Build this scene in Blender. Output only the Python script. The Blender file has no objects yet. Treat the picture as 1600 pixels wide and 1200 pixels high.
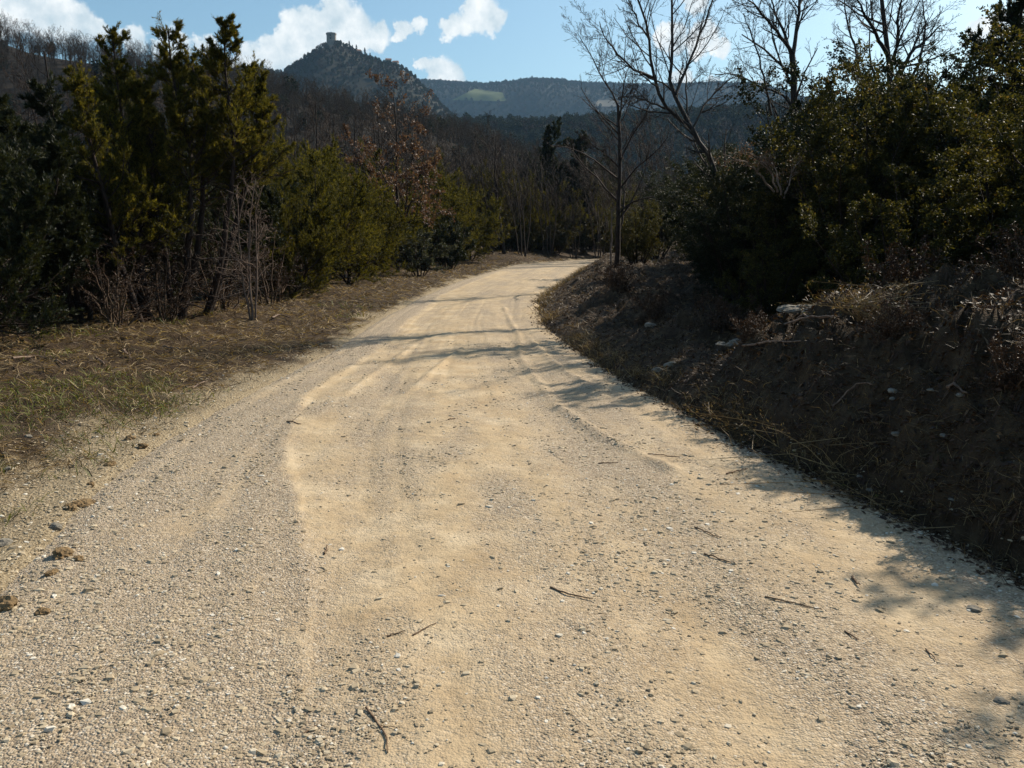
import bpy, math
import numpy as np

# ------------------------------------------------------------------ camera, sky, sun, exposure
scene = bpy.context.scene
COL = scene.collection
CAM_H, PITCH, FPX = 1.6, math.radians(10.0), 1300.0
cam_data = bpy.data.cameras.new('camera'); cam = bpy.data.objects.new('camera', cam_data); COL.objects.link(cam)
cam.location = (0, 0, CAM_H); cam.rotation_euler = (math.radians(80.0), 0, 0)
cam_data.sensor_width = 36.0; cam_data.lens = 36.0 * FPX / 1600.0
cam_data.clip_start = 0.05; cam_data.clip_end = 20000
scene.camera = cam

SUN_AZ, SUN_EL = math.radians(47.0), math.radians(36.0)       # azimuth to the right of the view direction (+Y)
SUN_DIR = np.array([math.sin(SUN_AZ) * math.cos(SUN_EL), math.cos(SUN_AZ) * math.cos(SUN_EL), math.sin(SUN_EL)])
SKY_STRENGTH = 0.088
sun_data = bpy.data.lights.new('sun', 'SUN'); sun = bpy.data.objects.new('sun', sun_data); COL.objects.link(sun)
sun_data.energy = 5.0; sun_data.angle = math.radians(0.53); sun_data.color = (1.0, 0.90, 0.75)
sun.rotation_euler = (math.radians(90) - SUN_EL, 0, math.pi - SUN_AZ)

world = bpy.data.worlds.new('World'); scene.world = world; world.use_nodes = True
vs = scene.view_settings
vs.view_transform = 'Standard'; vs.look = 'None'; vs.gamma = 1.0; vs.exposure = 0.58; vs.use_curve_mapping = False
scene.cycles.max_bounces = 5; scene.cycles.diffuse_bounces = 3; scene.cycles.transmission_bounces = 3
scene.cycles.glossy_bounces = 2; scene.cycles.volume_bounces = 0; scene.cycles.transparent_max_bounces = 4
scene.cycles.use_denoising = True

def ray(px, py):
    u = (px - 800.0) / FPX; v = (600.0 - py) / FPX
    return np.array([u, math.cos(PITCH) + v * math.sin(PITCH), -math.sin(PITCH) + v * math.cos(PITCH)])
def at(px, py, y):                       # world point on the sight line of a photo pixel at the distance y
    d = ray(px, py); return d * (y / d[1]) + np.array([0, 0, CAM_H])
def to_px(P):
    Q = np.asarray(P, float) - np.array([0, 0, CAM_H])
    f = Q[..., 1] * math.cos(PITCH) - Q[..., 2] * math.sin(PITCH)
    v = Q[..., 1] * math.sin(PITCH) + Q[..., 2] * math.cos(PITCH)
    return 800 + FPX * Q[..., 0] / f, 600 - FPX * v / f

def build_sky():
    nt = world.node_tree; nt.nodes.clear(); N = nt.nodes; L = nt.links
    def math_node(op, a, b=None, c=None, clamp=False):
        n = N.new('ShaderNodeMath'); n.operation = op; n.use_clamp = clamp
        for i, q in enumerate((a, b, c)):
            if q is None: continue
            if isinstance(q, (int, float)): n.inputs[i].default_value = q
            else: L.new(q, n.inputs[i])
        return n.outputs[0]
    out = N.new('ShaderNodeOutputWorld'); bg = N.new('ShaderNodeBackground'); bg.inputs[1].default_value = SKY_STRENGTH
    sky = N.new('ShaderNodeTexSky'); sky.sky_type = 'NISHITA'; sky.sun_disc = False
    sky.sun_elevation = SUN_EL; sky.sun_rotation = SUN_AZ
    sky.air_density = 1.0; sky.dust_density = 1.3; sky.ozone_density = 2.6
    tint = N.new('ShaderNodeMix'); tint.data_type = 'RGBA'; tint.blend_type = 'MULTIPLY'; tint.inputs[0].default_value = 1; L.new(sky.outputs[0], tint.inputs[6]); tint.inputs[7].default_value = (0.92, 1.08, 1.02, 1)
    tc = N.new('ShaderNodeTexCoord')
    nz = N.new('ShaderNodeTexNoise'); nz.inputs['Scale'].default_value = 34; nz.inputs['Detail'].default_value = 6; nz.inputs['Roughness'].default_value = 0.62
    L.new(tc.outputs['Generated'], nz.inputs['Vector'])
    sub = N.new('ShaderNodeVectorMath'); sub.operation = 'SUBTRACT'; sub.inputs[1].default_value = (.5, .5, .5); L.new(nz.outputs['Color'], sub.inputs[0])
    sc = N.new('ShaderNodeVectorMath'); sc.operation = 'SCALE'; sc.inputs['Scale'].default_value = 0.042; L.new(sub.outputs[0], sc.inputs[0])
    ad = N.new('ShaderNodeVectorMath'); ad.operation = 'ADD'; L.new(tc.outputs['Generated'], ad.inputs[0]); L.new(sc.outputs[0], ad.inputs[1])
    puffs = [(20,5,50),(75,20,42),(115,38,30),(150,50,20),(270,70,26),(243,74,16),(385,92,24),(425,88,27),(465,92,22),(320,80,22),(205,62,20),
             (520,22,32),(478,48,38),(548,48,36),(586,58,24),(450,62,22),(628,44,17),(655,38,15),
             (748,18,31),(705,38,22),(772,30,19),(728,38,18),(682,112,25),(706,118,17),(660,100,12),
             (1050,62,24),(1095,62,28),(1128,74,15),(1065,124,20),(1110,128,14),(1085,0,22),(1575,42,26),(1535,48,17),(1612,32,28),
             (-60,-10,60),(-190,40,50),(1720,60,45),(1790,30,30),(1180,140,16)]
    field = None
    for (px, py, r) in puffs:
        d = ray(px, py); d = d / np.linalg.norm(d)
        n = N.new('ShaderNodeVectorMath'); n.operation = 'DISTANCE'; L.new(ad.outputs[0], n.inputs[0]); n.inputs[1].default_value = tuple(d)
        v = math_node('MULTIPLY_ADD', n.outputs['Value'], -1.0 / (r / FPX * 1.08), 1.0)
        field = v if field is None else math_node('SMOOTH_MAX', field, v, 0.25)
    # the rest of the sky goes on with the same kind of small cumulus
    sx = N.new('ShaderNodeSeparateXYZ'); L.new(tc.outputs['Generated'], sx.inputs[0])
    n2 = N.new('ShaderNodeTexNoise'); n2.inputs['Scale'].default_value = 6.0; n2.inputs['Detail'].default_value = 8; n2.inputs['Roughness'].default_value = 0.55
    mp = N.new('ShaderNodeMapping'); mp.inputs['Scale'].default_value = (1, 1, 2.6); L.new(tc.outputs['Generated'], mp.inputs[0]); L.new(mp.outputs[0], n2.inputs['Vector'])
    g = math_node('MULTIPLY_ADD', n2.outputs['Fac'], 5.0, -3.05)
    away = math_node('MULTIPLY_ADD', sx.outputs['Y'], -4.0, 2.6)          # 0 in front of the camera, 1 elsewhere
    high = math_node('MULTIPLY_ADD', sx.outputs['Z'], 5.0, -2.1)
    w = math_node('MAXIMUM', away, high); w = math_node('MAXIMUM', w, 0.0); w = math_node('MINIMUM', w, 1.0)
    g = math_node('ADD', g, math_node('MULTIPLY_ADD', w, 3.0, -3.0))
    field = math_node('MAXIMUM', field, g)
    fine = math_node('MULTIPLY_ADD', nz.outputs['Fac'], 1.1, -0.55)
    fac = N.new('ShaderNodeMapRange'); fac.interpolation_type = 'SMOOTHSTEP'; fac.inputs[1].default_value = 0.02; fac.inputs[2].default_value = 0.34
    L.new(math_node('ADD', field, fine), fac.inputs[0])
    tone = N.new('ShaderNodeMapRange'); tone.inputs[1].default_value = 0.35; tone.inputs[2].default_value = 0.68; L.new(nz.outputs['Fac'], tone.inputs[0])
    cc = N.new('ShaderNodeMix'); cc.data_type = 'RGBA'; L.new(tone.outputs[0], cc.inputs[0])
    k = 1.0 / SKY_STRENGTH
    cc.inputs[6].default_value = (0.44 * k, 0.52 * k, 0.56 * k, 1); cc.inputs[7].default_value = (0.80 * k, 0.80 * k, 0.78 * k, 1)
    mx = N.new('ShaderNodeMix'); mx.data_type = 'RGBA'
    L.new(math_node('MULTIPLY', fac.outputs[0], 0.95), mx.inputs[0]); L.new(tint.outputs[2], mx.inputs[6]); L.new(cc.outputs[2], mx.inputs[7])
    L.new(mx.outputs[2], bg.inputs[0]); L.new(bg.outputs[0], out.inputs[0])
build_sky()

# ------------------------------------------------------------------ helpers
RNG = np.random.default_rng(7)
def smooth(a, b, x):
    t = np.clip((x - a) / (b - a), 0, 1); return t * t * (3 - 2 * t)
def _hash(i, j, s):
    h = (i.astype(np.int64) * 374761393 + j.astype(np.int64) * 668265263 + s * 1442695041) & 0x7fffffff
    h = ((h ^ (h >> 13)) * 1274126177) & 0x7fffffff
    h = (h ^ (h >> 16)) & 0xffff
    return h / 65535.0
def vnoise(x, y, s=0):
    x = np.asarray(x, float); y = np.asarray(y, float)
    i = np.floor(x); j = np.floor(y); a = x - i; b = y - j; a = a * a * (3 - 2 * a); b = b * b * (3 - 2 * b)
    return (_hash(i, j, s) * (1 - a) + _hash(i + 1, j, s) * a) * (1 - b) + (_hash(i, j + 1, s) * (1 - a) + _hash(i + 1, j + 1, s) * a) * b
def fbm(x, y, s=0, o=4):
    v = 0; amp = 0.5
    for k in range(o):
        v = v + amp * (vnoise(x * 2 ** k, y * 2 ** k, s + k * 17) - 0.5); amp *= 0.5
    return v                              # about -0.5 .. 0.5
def nrm(v): return v / (np.linalg.norm(v, axis=-1, keepdims=True) + 1e-9)

class MB:                                  # collects arrays of vertices and quads (a triangle repeats nothing: own list)
    def __init__(s): s.v = []; s.q = []; s.t = []; s.a = []; s.n = 0
    def add(s, v, q=None, t=None, a=None):
        v = np.asarray(v, float).reshape(-1, 3)
        s.v.append(v); s.a.append(np.zeros(len(v)) if a is None else np.broadcast_to(np.asarray(a, float), (len(v),)))
        if q is not None and len(q): s.q.append(np.asarray(q, np.int64) + s.n)
        if t is not None and len(t): s.t.append(np.asarray(t, np.int64) + s.n)
        s.n += len(v); return s
    def mesh(s, name, mat, shade=False):
        V = np.concatenate(s.v); Q = np.concatenate(s.q) if s.q else np.zeros((0, 4), np.int64); T = np.concatenate(s.t) if s.t else np.zeros((0, 3), np.int64)
        me = bpy.data.meshes.new(name); me.vertices.add(len(V)); me.vertices.foreach_set('co', V.astype(np.float32).ravel())
        me.loops.add(Q.size + T.size); me.loops.foreach_set('vertex_index', np.concatenate([Q.ravel(), T.ravel()]).astype(np.int32))
        me.polygons.add(len(Q) + len(T))
        me.polygons.foreach_set('loop_start', np.concatenate([np.arange(len(Q)) * 4, Q.size + np.arange(len(T)) * 3]).astype(np.int32))
        me.polygons.foreach_set('use_smooth', np.full(len(Q) + len(T), shade))
        at_ = me.attributes.new('var', 'FLOAT', 'POINT'); at_.data.foreach_set('value', np.concatenate(s.a).astype(np.float32))
        me.update(calc_edges=True); me.validate()
        me.materials.append(mat); return me
def link(name, data, parent=None, **props):
    o = bpy.data.objects.new(name, data); COL.objects.link(o)
    if parent is not None: o.parent = parent
    for k, v in props.items():
        if v is not None: o[k] = v
    return o
def thing(name, label, cat, group=None, loc=(0, 0, 0), rz=0, sc=1):
    o = link(name, None, None, label=label, category=cat, group=group); o.empty_display_size = 0.2
    o.location = loc; o.rotation_euler = (0, 0, rz); o.scale = (sc, sc, sc) if np.isscalar(sc) else sc
    return o
def dup(root, loc, rz, sc, label=None, group=None):
    r = root.copy(); COL.objects.link(r); r.location = loc; r.rotation_euler = (0, 0, rz); r.scale = (sc, sc, sc) if np.isscalar(sc) else sc
    if label: r['label'] = label
    if group: r['group'] = group
    elif 'group' in r.keys() and group == '': del r['group']
    for ch in root.children:
        c = ch.copy(); COL.objects.link(c); c.parent = r
        for g in ch.children:
            e = g.copy(); COL.objects.link(e); e.parent = c
    return r

# ------------------------------------------------------------------ materials
def mat_base(name):
    m = bpy.data.materials.new(name); m.use_nodes = True; nt = m.node_tree
    return m, nt, nt.nodes, nt.links, nt.nodes['Principled BSDF'], nt.nodes['Material Output']
def ramp(N, stops):
    r = N.new('ShaderNodeValToRGB'); e = r.color_ramp.elements
    while len(e) < len(stops): e.new(0.5)
    for x, (p, c) in zip(e, stops): x.position = p; x.color = (*c, 1)
    return r
def mat_leaf(name, stops, trans=0.35, rough=0.5, spec=0.3):
    m, nt, N, L, b, out = mat_base(name)
    at_ = N.new('ShaderNodeAttribute'); at_.attribute_name = 'var'; r = ramp(N, stops); L.new(at_.outputs['Fac'], r.inputs[0])
    L.new(r.outputs[0], b.inputs['Base Color']); b.inputs['Roughness'].default_value = rough; b.inputs['Specular IOR Level'].default_value = spec
    tr = N.new('ShaderNodeBsdfTranslucent'); mc = N.new('ShaderNodeMix'); mc.data_type = 'RGBA'; mc.blend_type = 'MULTIPLY'; mc.inputs[0].default_value = 1
    L.new(r.outputs[0], mc.inputs[6]); mc.inputs[7].default_value = (1.5, 1.4, 0.7, 1); L.new(mc.outputs[2], tr.inputs[0])
    mx = N.new('ShaderNodeMixShader'); mx.inputs[0].default_value = trans; L.new(b.outputs[0], mx.inputs[1]); L.new(tr.outputs[0], mx.inputs[2]); L.new(mx.outputs[0], out.inputs[0])
    return m
def mat_bark(name, c0, c1, scale=30, rough=0.85, bump=0.4):
    m, nt, N, L, b, out = mat_base(name)
    tc = N.new('ShaderNodeTexCoord'); mp = N.new('ShaderNodeMapping'); mp.inputs['Scale'].default_value = (1, 1, 0.25); L.new(tc.outputs['Object'], mp.inputs[0])
    nz = N.new('ShaderNodeTexNoise'); nz.inputs['Scale'].default_value = scale; nz.inputs['Detail'].default_value = 5; L.new(mp.outputs[0], nz.inputs['Vector'])
    r = ramp(N, [(0.35, c0), (0.65, c1)]); L.new(nz.outputs['Fac'], r.inputs[0]); L.new(r.outputs[0], b.inputs['Base Color'])
    b.inputs['Roughness'].default_value = rough; b.inputs['Specular IOR Level'].default_value = 0.25
    bp = N.new('ShaderNodeBump'); bp.inputs['Strength'].default_value = bump; bp.inputs['Distance'].default_value = 0.02; L.new(nz.outputs['Fac'], bp.inputs['Height']); L.new(bp.outputs[0], b.inputs['Normal'])
    return m
def mat_ground(name, stops, scale, bump=0.5, dist=0.03, var_mix=None, rough=0.95, fine=60):
    m, nt, N, L, b, out = mat_base(name)
    tc = N.new('ShaderNodeTexCoord')
    n1 = N.new('ShaderNodeTexNoise'); n1.inputs['Scale'].default_value = scale; n1.inputs['Detail'].default_value = 8; n1.inputs['Roughness'].default_value = 0.7; L.new(tc.outputs['Object'], n1.inputs['Vector'])
    r = ramp(N, stops); L.new(n1.outputs['Fac'], r.inputs[0]); col = r.outputs[0]
    n2 = N.new('ShaderNodeTexNoise'); n2.inputs['Scale'].default_value = fine; n2.inputs['Detail'].default_value = 4; L.new(tc.outputs['Object'], n2.inputs['Vector'])
    if var_mix:
        at_ = N.new('ShaderNodeAttribute'); at_.attribute_name = 'var'
        r2 = ramp(N, var_mix); L.new(n2.outputs['Fac'], r2.inputs[0])
        mx = N.new('ShaderNodeMix'); mx.data_type = 'RGBA'; L.new(at_.outputs['Fac'], mx.inputs[0]); L.new(col, mx.inputs[6]); L.new(r2.outputs[0], mx.inputs[7]); col = mx.outputs[2]
    L.new(col, b.inputs['Base Color']); b.inputs['Roughness'].default_value = rough; b.inputs['Specular IOR Level'].default_value = 0.15
    bp = N.new('ShaderNodeBump'); bp.inputs['Strength'].default_value = bump; bp.inputs['Distance'].default_value = dist; L.new(n2.outputs['Fac'], bp.inputs['Height']); L.new(bp.outputs[0], b.inputs['Normal'])
    return m
def mat_road():
    m, nt, N, L, b, out = mat_base('road_gravel')
    tc = N.new('ShaderNodeTexCoord')
    at_ = N.new('ShaderNodeAttribute'); at_.attribute_name = 'var'
    vo = N.new('ShaderNodeTexVoronoi'); vo.inputs['Scale'].default_value = 105; vo.inputs['Randomness'].default_value = 1; L.new(tc.outputs['Object'], vo.inputs['Vector'])
    v2 = N.new('ShaderNodeTexVoronoi'); v2.inputs['Scale'].default_value = 43; L.new(tc.outputs['Object'], v2.inputs['Vector'])
    hs = N.new('ShaderNodeSeparateColor'); L.new(vo.outputs['Color'], hs.inputs[0])
    grav = ramp(N, [(0.0, (0.20, 0.155, 0.11)), (0.45, (0.345, 0.27, 0.188)), (0.8, (0.41, 0.33, 0.235)), (1.0, (0.54, 0.465, 0.37))]); L.new(hs.outputs[0], grav.inputs[0])
    n1 = N.new('ShaderNodeTexNoise'); n1.inputs['Scale'].default_value = 2.2; n1.inputs['Detail'].default_value = 7; n1.inputs['Roughness'].default_value = 0.68; L.new(tc.outputs['Object'], n1.inputs['Vector'])
    dust = ramp(N, [(0.3, (0.36, 0.26, 0.152)), (0.5, (0.45, 0.34, 0.21)), (0.7, (0.56, 0.45, 0.305))]); L.new(n1.outputs['Fac'], dust.inputs[0])
    n3 = N.new('ShaderNodeTexNoise'); n3.inputs['Scale'].default_value = 17; n3.inputs['Detail'].default_value = 6; n3.inputs['Roughness'].default_value = 0.7; L.new(tc.outputs['Object'], n3.inputs['Vector'])
    ma = N.new('ShaderNodeMath'); ma.operation = 'MULTIPLY_ADD'; L.new(n3.outputs['Fac'], ma.inputs[0]); ma.inputs[1].default_value = 1.7; ma.inputs[2].default_value = -0.85
    mb = N.new('ShaderNodeMath'); mb.operation = 'ADD'; mb.use_clamp = True; L.new(ma.outputs[0], mb.inputs[0]); L.new(at_.outputs['Fac'], mb.inputs[1])
    mx = N.new('ShaderNodeMix'); mx.data_type = 'RGBA'; L.new(mb.outputs[0], mx.inputs[0]); L.new(grav.outputs[0], mx.inputs[6]); L.new(dust.outputs[0], mx.inputs[7])
    L.new(mx.outputs[2], b.inputs['Base Color']); b.inputs['Roughness'].default_value = 0.95; b.inputs['Specular IOR Level'].default_value = 0.15
    inv = N.new('ShaderNodeMath'); inv.operation = 'MULTIPLY_ADD'; L.new(mb.outputs[0], inv.inputs[0]); inv.inputs[1].default_value = -0.74; inv.inputs[2].default_value = 1.0
    vd = N.new('ShaderNodeMath'); vd.operation = 'MULTIPLY'; vs2 = N.new('ShaderNodeMath'); vs2.operation = 'MULTIPLY_ADD'; L.new(v2.outputs['Distance'], vs2.inputs[0]); vs2.inputs[1].default_value = 0.8; L.new(vo.outputs['Distance'], vs2.inputs[2]); L.new(vs2.outputs[0], vd.inputs[0]); L.new(inv.outputs[0], vd.inputs[1])
    hh = N.new('ShaderNodeMath'); hh.operation = 'MULTIPLY_ADD'; L.new(vd.outputs[0], hh.inputs[0]); hh.inputs[1].default_value = -1.0; L.new(n3.outputs['Fac'], hh.inputs[2])
    bp = N.new('ShaderNodeBump'); bp.inputs['Strength'].default_value = 0.75; bp.inputs['Distance'].default_value = 0.010; L.new(hh.outputs[0], bp.inputs['Height']); L.new(bp.outputs[0], b.inputs['Normal'])
    return m
M = dict(
    juniper=mat_leaf('juniper_needles', [(0.0, (0.013, 0.015, 0.004)), (0.45, (0.055, 0.053, 0.011)), (0.8, (0.14, 0.122, 0.022)), (1.0, (0.15, 0.09, 0.025))], 0.5, 0.7, 0.15),
    shrub=mat_leaf('shrub_leaves', [(0.0, (0.012, 0.014, 0.005)), (0.5, (0.038, 0.038, 0.010)), (0.85, (0.095, 0.082, 0.020)), (1.0, (0.12, 0.065, 0.022))], 0.42, 0.55, 0.22),
    dark_shade_leaf=mat_leaf('dark_and_shaded_evergreen_leaves', [(0.0, (0.008, 0.011, 0.005)), (0.6, (0.020, 0.025, 0.010)), (1.0, (0.042, 0.045, 0.015))], 0.28, 0.55, 0.22),  # own colour of dark evergreens, also painted shade of the left tree mass
    greybush=mat_leaf('grey_green_leaves', [(0.0, (0.025, 0.03, 0.018)), (0.6, (0.055, 0.06, 0.038)), (1.0, (0.10, 0.10, 0.06))], 0.3),
    oakleaf=mat_leaf('dry_oak_leaves', [(0.0, (0.055, 0.027, 0.017)), (0.6, (0.11, 0.057, 0.038)), (1.0, (0.20, 0.13, 0.10))], 0.3, 0.5, 0.35),
    broom=mat_leaf('broom_stems', [(0.0, (0.02, 0.02, 0.006)), (0.6, (0.06, 0.05, 0.015)), (1.0, (0.11, 0.08, 0.03))], 0.3),
    straw=mat_leaf('dry_grass', [(0.0, (0.022, 0.012, 0.007)), (0.35, (0.10, 0.064, 0.030)), (0.62, (0.24, 0.165, 0.08)), (0.80, (0.38, 0.285, 0.15)), (0.86, (0.075, 0.085, 0.014)), (1.0, (0.15, 0.16, 0.03))], 0.25, 0.6, 0.25),
    litter=mat_leaf('leaf_litter', [(0.0, (0.014, 0.008, 0.005)), (0.6, (0.046, 0.022, 0.011)), (0.9, (0.085, 0.044, 0.022)), (1.0, (0.16, 0.105, 0.06))], 0.15, 0.6, 0.3),
    bark=mat_bark('dark_bark', (0.014, 0.009, 0.007), (0.045, 0.028, 0.02)),
    greybark=mat_bark('grey_bark', (0.022, 0.018, 0.016), (0.062, 0.051, 0.044)),
    palebark=mat_bark('pale_bark', (0.10, 0.068, 0.05), (0.23, 0.165, 0.125)),
    twigbrown=mat_bark('brown_twigs', (0.025, 0.017, 0.012), (0.075, 0.052, 0.038)),
    stick=mat_bark('weathered_stick', (0.10, 0.062, 0.038), (0.22, 0.145, 0.09), 60),
    twigwood=mat_bark('twig_wood', (0.05, 0.032, 0.02), (0.13, 0.085, 0.055), 60),
    farwood=mat_leaf('far_bare_wood', [(0.0, (0.016, 0.011, 0.008)), (0.6, (0.038, 0.027, 0.019)), (1.0, (0.07, 0.05, 0.036))], 0.1, 0.8, 0.1),
    farleaf=mat_leaf('far_evergreen', [(0.0, (0.008, 0.012, 0.008)), (0.6, (0.02, 0.027, 0.014)), (1.0, (0.045, 0.05, 0.022))], 0.15, 0.8, 0.1),
    stone=mat_leaf('gravel_stone', [(0.0, (0.24, 0.19, 0.125)), (0.5, (0.39, 0.31, 0.205)), (0.85, (0.49, 0.41, 0.29)), (1.0, (0.62, 0.57, 0.48))], 0.0, 0.9, 0.2),
    rock=mat_ground('limestone', [(0.3, (0.10, 0.088, 0.07)), (0.6, (0.22, 0.20, 0.165)), (0.8, (0.36, 0.33, 0.28))], 6, 0.8, 0.03, None, 0.9, 25),
    clod=mat_ground('earth_clod', [(0.3, (0.11, 0.07, 0.035)), (0.7, (0.27, 0.185, 0.095))], 20, 0.8, 0.02, None, 0.95, 60),
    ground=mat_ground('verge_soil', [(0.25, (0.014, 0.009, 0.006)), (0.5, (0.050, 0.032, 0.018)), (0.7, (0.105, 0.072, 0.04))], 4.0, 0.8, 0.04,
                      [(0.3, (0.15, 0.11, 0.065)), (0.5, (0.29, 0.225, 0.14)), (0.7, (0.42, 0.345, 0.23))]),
    hillsoil=mat_ground('hill_soil', [(0.3, (0.014, 0.010, 0.007)), (0.7, (0.034, 0.025, 0.016))], 0.08, 0.3, 1.0, None, 0.95, 0.6),
    farsoil=mat_ground('far_soil', [(0.3, (0.012, 0.014, 0.009)), (0.7, (0.028, 0.026, 0.018))], 0.02, 0.3, 2.0, None, 0.95, 0.15),
    meadow=mat_ground('meadow_grass', [(0.3, (0.055, 0.075, 0.02)), (0.7, (0.085, 0.10, 0.035))], 0.02, 0.2, 0.5, None, 0.95, 0.3),
    field=mat_ground('pale_field', [(0.3, (0.12, 0.105, 0.08)), (0.7, (0.16, 0.14, 0.105))], 0.02, 0.2, 0.5, None, 0.95, 0.3),
    masonry=mat_ground('tower_masonry', [(0.3, (0.16, 0.135, 0.11)), (0.7, (0.27, 0.235, 0.19))], 0.5, 0.5, 0.2, None, 0.9, 2.0),
    plaster=mat_ground('house_plaster', [(0.3, (0.22, 0.195, 0.155)), (0.7, (0.32, 0.285, 0.23))], 0.3, 0.2, 0.1, None, 0.9, 2.0),
    tile=mat_ground('roof_tile', [(0.3, (0.17, 0.09, 0.06)), (0.7, (0.28, 0.16, 0.11))], 1.0, 0.3, 0.1, None, 0.9, 4.0),
    dark=mat_ground('dark_opening', [(0.3, (0.01, 0.01, 0.012)), (0.7, (0.02, 0.02, 0.02))], 1.0),
    road=mat_road(),
)

# ------------------------------------------------------------------ terrain: road edges, ground height
EL = np.array([(-2.0,-16),(-2.05,-6),(-2.1,0),(-2.14,2.5),(-2.43,3.7),(-2.73,5.1),(-2.87,6.6),(-2.84,7.7),(-2.74,9.5),(-2.62,12),(-2.64,16.3),(-2.55,22.5),(-1.96,32),(0,48),(3.06,57.5),(7.5,66),(14,74),(24,81),(40,88)])
ER = np.array([(3.1,-16),(3.0,-6),(2.85,0),(2.75,2.6),(2.53,3.9),(2.27,5.1),(1.93,6.44),(1.69,7.7),(1.38,9.3),(1.0,12),(.62,15.8),(.70,21.6),(2.1,31),(4.2,46.5),(7.6,54.5),(12,62.5),(18,69.5),(27,76),(42,82)])
def resample(P, n):
    s = np.r_[0, np.cumsum(np.linalg.norm(np.diff(P, axis=0), axis=1))]; u = np.linspace(0, s[-1], n)
    return np.stack([np.interp(u, s, P[:, k]) for k in range(P.shape[1])], 1)
def sdist(P, E, right):                 # signed distance to a polyline, positive on the outer side
    best = np.full(len(P), 1e9); sg = np.zeros(len(P))
    for a, b in zip(E[:-1], E[1:]):
        d = b - a; t = np.clip(((P - a) @ d) / (d @ d), 0, 1); q = P - (a + t[:, None] * d); D = np.hypot(q[:, 0], q[:, 1])
        cr = d[0] * q[:, 1] - d[1] * q[:, 0]
        m = D < best; best[m] = D[m]; sg[m] = np.sign(cr[m])
    return best * sg * (-1 if right else 1)
BY = np.array([-20, 2, 4, 6, 8, 9.3, 11, 14, 20, 30, 50, 90]); BH = np.array([1.4, 1.5, 1.48, 1.32, 1.0, .52, .40, .42, .48, .55, .8, 1.2])
def ground_z(x, y):
    x = np.asarray(x, float); y = np.asarray(y, float); sh = x.shape; P = np.stack([x.ravel(), y.ravel()], 1)
    dl = sdist(P, EL, False).reshape(sh); dr = sdist(P, ER, True).reshape(sh)
    n1 = fbm(x * 0.8, y * 0.8, 3); n2 = fbm(x * 3.5, y * 3.5, 11); n3 = fbm(x * 13, y * 13, 19, 3)
    zl = smooth(0.2, 4, dl) * 0.16 + np.clip(dl - 6, 0, 60) * 0.03 + smooth(.4, 2.5, dl) * (n1 * 0.22 + n2 * 0.14) + n3 * 0.035 * smooth(0.1, 1.0, dl) \
        + smooth(48, 56, y) * smooth(0.3, 2.5, dl) * 0.45
    h = np.interp(y, BY, BH); w = np.interp(y, [2, 8, 11, 20], [1.9, 1.9, 1.5, 1.7])
    prof = 1 - (1 - np.clip((dr + .03 + n2 * .12 + n3 * .10) / w, 0, 1)) ** 1.7; zr = h * prof + np.clip(dr - w, 0, 25) * np.interp(y, [4, 9, 12], [.05, .06, .05]) \
        + smooth(.2, 1.2, dr) * (n1 * 0.42 + n2 * 0.42 + n3 * 0.24)
    z = np.where(dl > 0, zl, np.where(dr > 0, zr, 0))
    edge = np.maximum(dl, dr)
    z = z + np.where(edge < 0, -0.10 * smooth(0.0, -0.25, edge) - 0.012, 0.004) + (n2 * 0.05 + n3 * 0.03) * smooth(-0.3, 0.05, edge)
    R = np.hypot(x, y); z = z * (1 - smooth(120, 400, R)) - 14 * smooth(150, 600, R)
    return z
def gz(x, y): return float(ground_z(np.array([x]), np.array([y]))[0])

def grid_faces(nr, nc):
    i = np.arange(nr - 1)[:, None] * nc + np.arange(nc - 1)[None]; return np.stack([i, i + 1, i + nc + 1, i + nc], -1).reshape(-1, 4)
def build_ground():
    r = np.r_[0.6 * np.power(1.021, np.arange(330))]; r = r[r < 150]; r = np.r_[r, 150 * np.power(1.12, np.arange(1, 29))]
    th = np.radians(np.r_[np.linspace(-180, -52, 30)[:-1], np.linspace(-52, 52, 320), np.linspace(52, 180, 30)[1:]])
    T, Rr = np.meshgrid(th, r); x = Rr * np.sin(T); y = Rr * np.cos(T); z = ground_z(x, y)
    P = np.stack([x.ravel(), y.ravel()], 1); dl = sdist(P, EL, False); dr = sdist(P, ER, True)
    nn = fbm(x.ravel() * 1.3, y.ravel() * 1.3, 5); n6 = fbm(x.ravel() * 6, y.ravel() * 6, 6)
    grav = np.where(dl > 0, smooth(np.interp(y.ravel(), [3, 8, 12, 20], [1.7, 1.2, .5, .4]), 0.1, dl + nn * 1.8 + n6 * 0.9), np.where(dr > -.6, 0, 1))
    v = np.stack([x, y, z], -1).reshape(-1, 3)
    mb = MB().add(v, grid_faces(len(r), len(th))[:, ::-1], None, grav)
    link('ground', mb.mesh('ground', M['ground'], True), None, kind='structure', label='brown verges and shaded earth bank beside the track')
build_ground()

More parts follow.
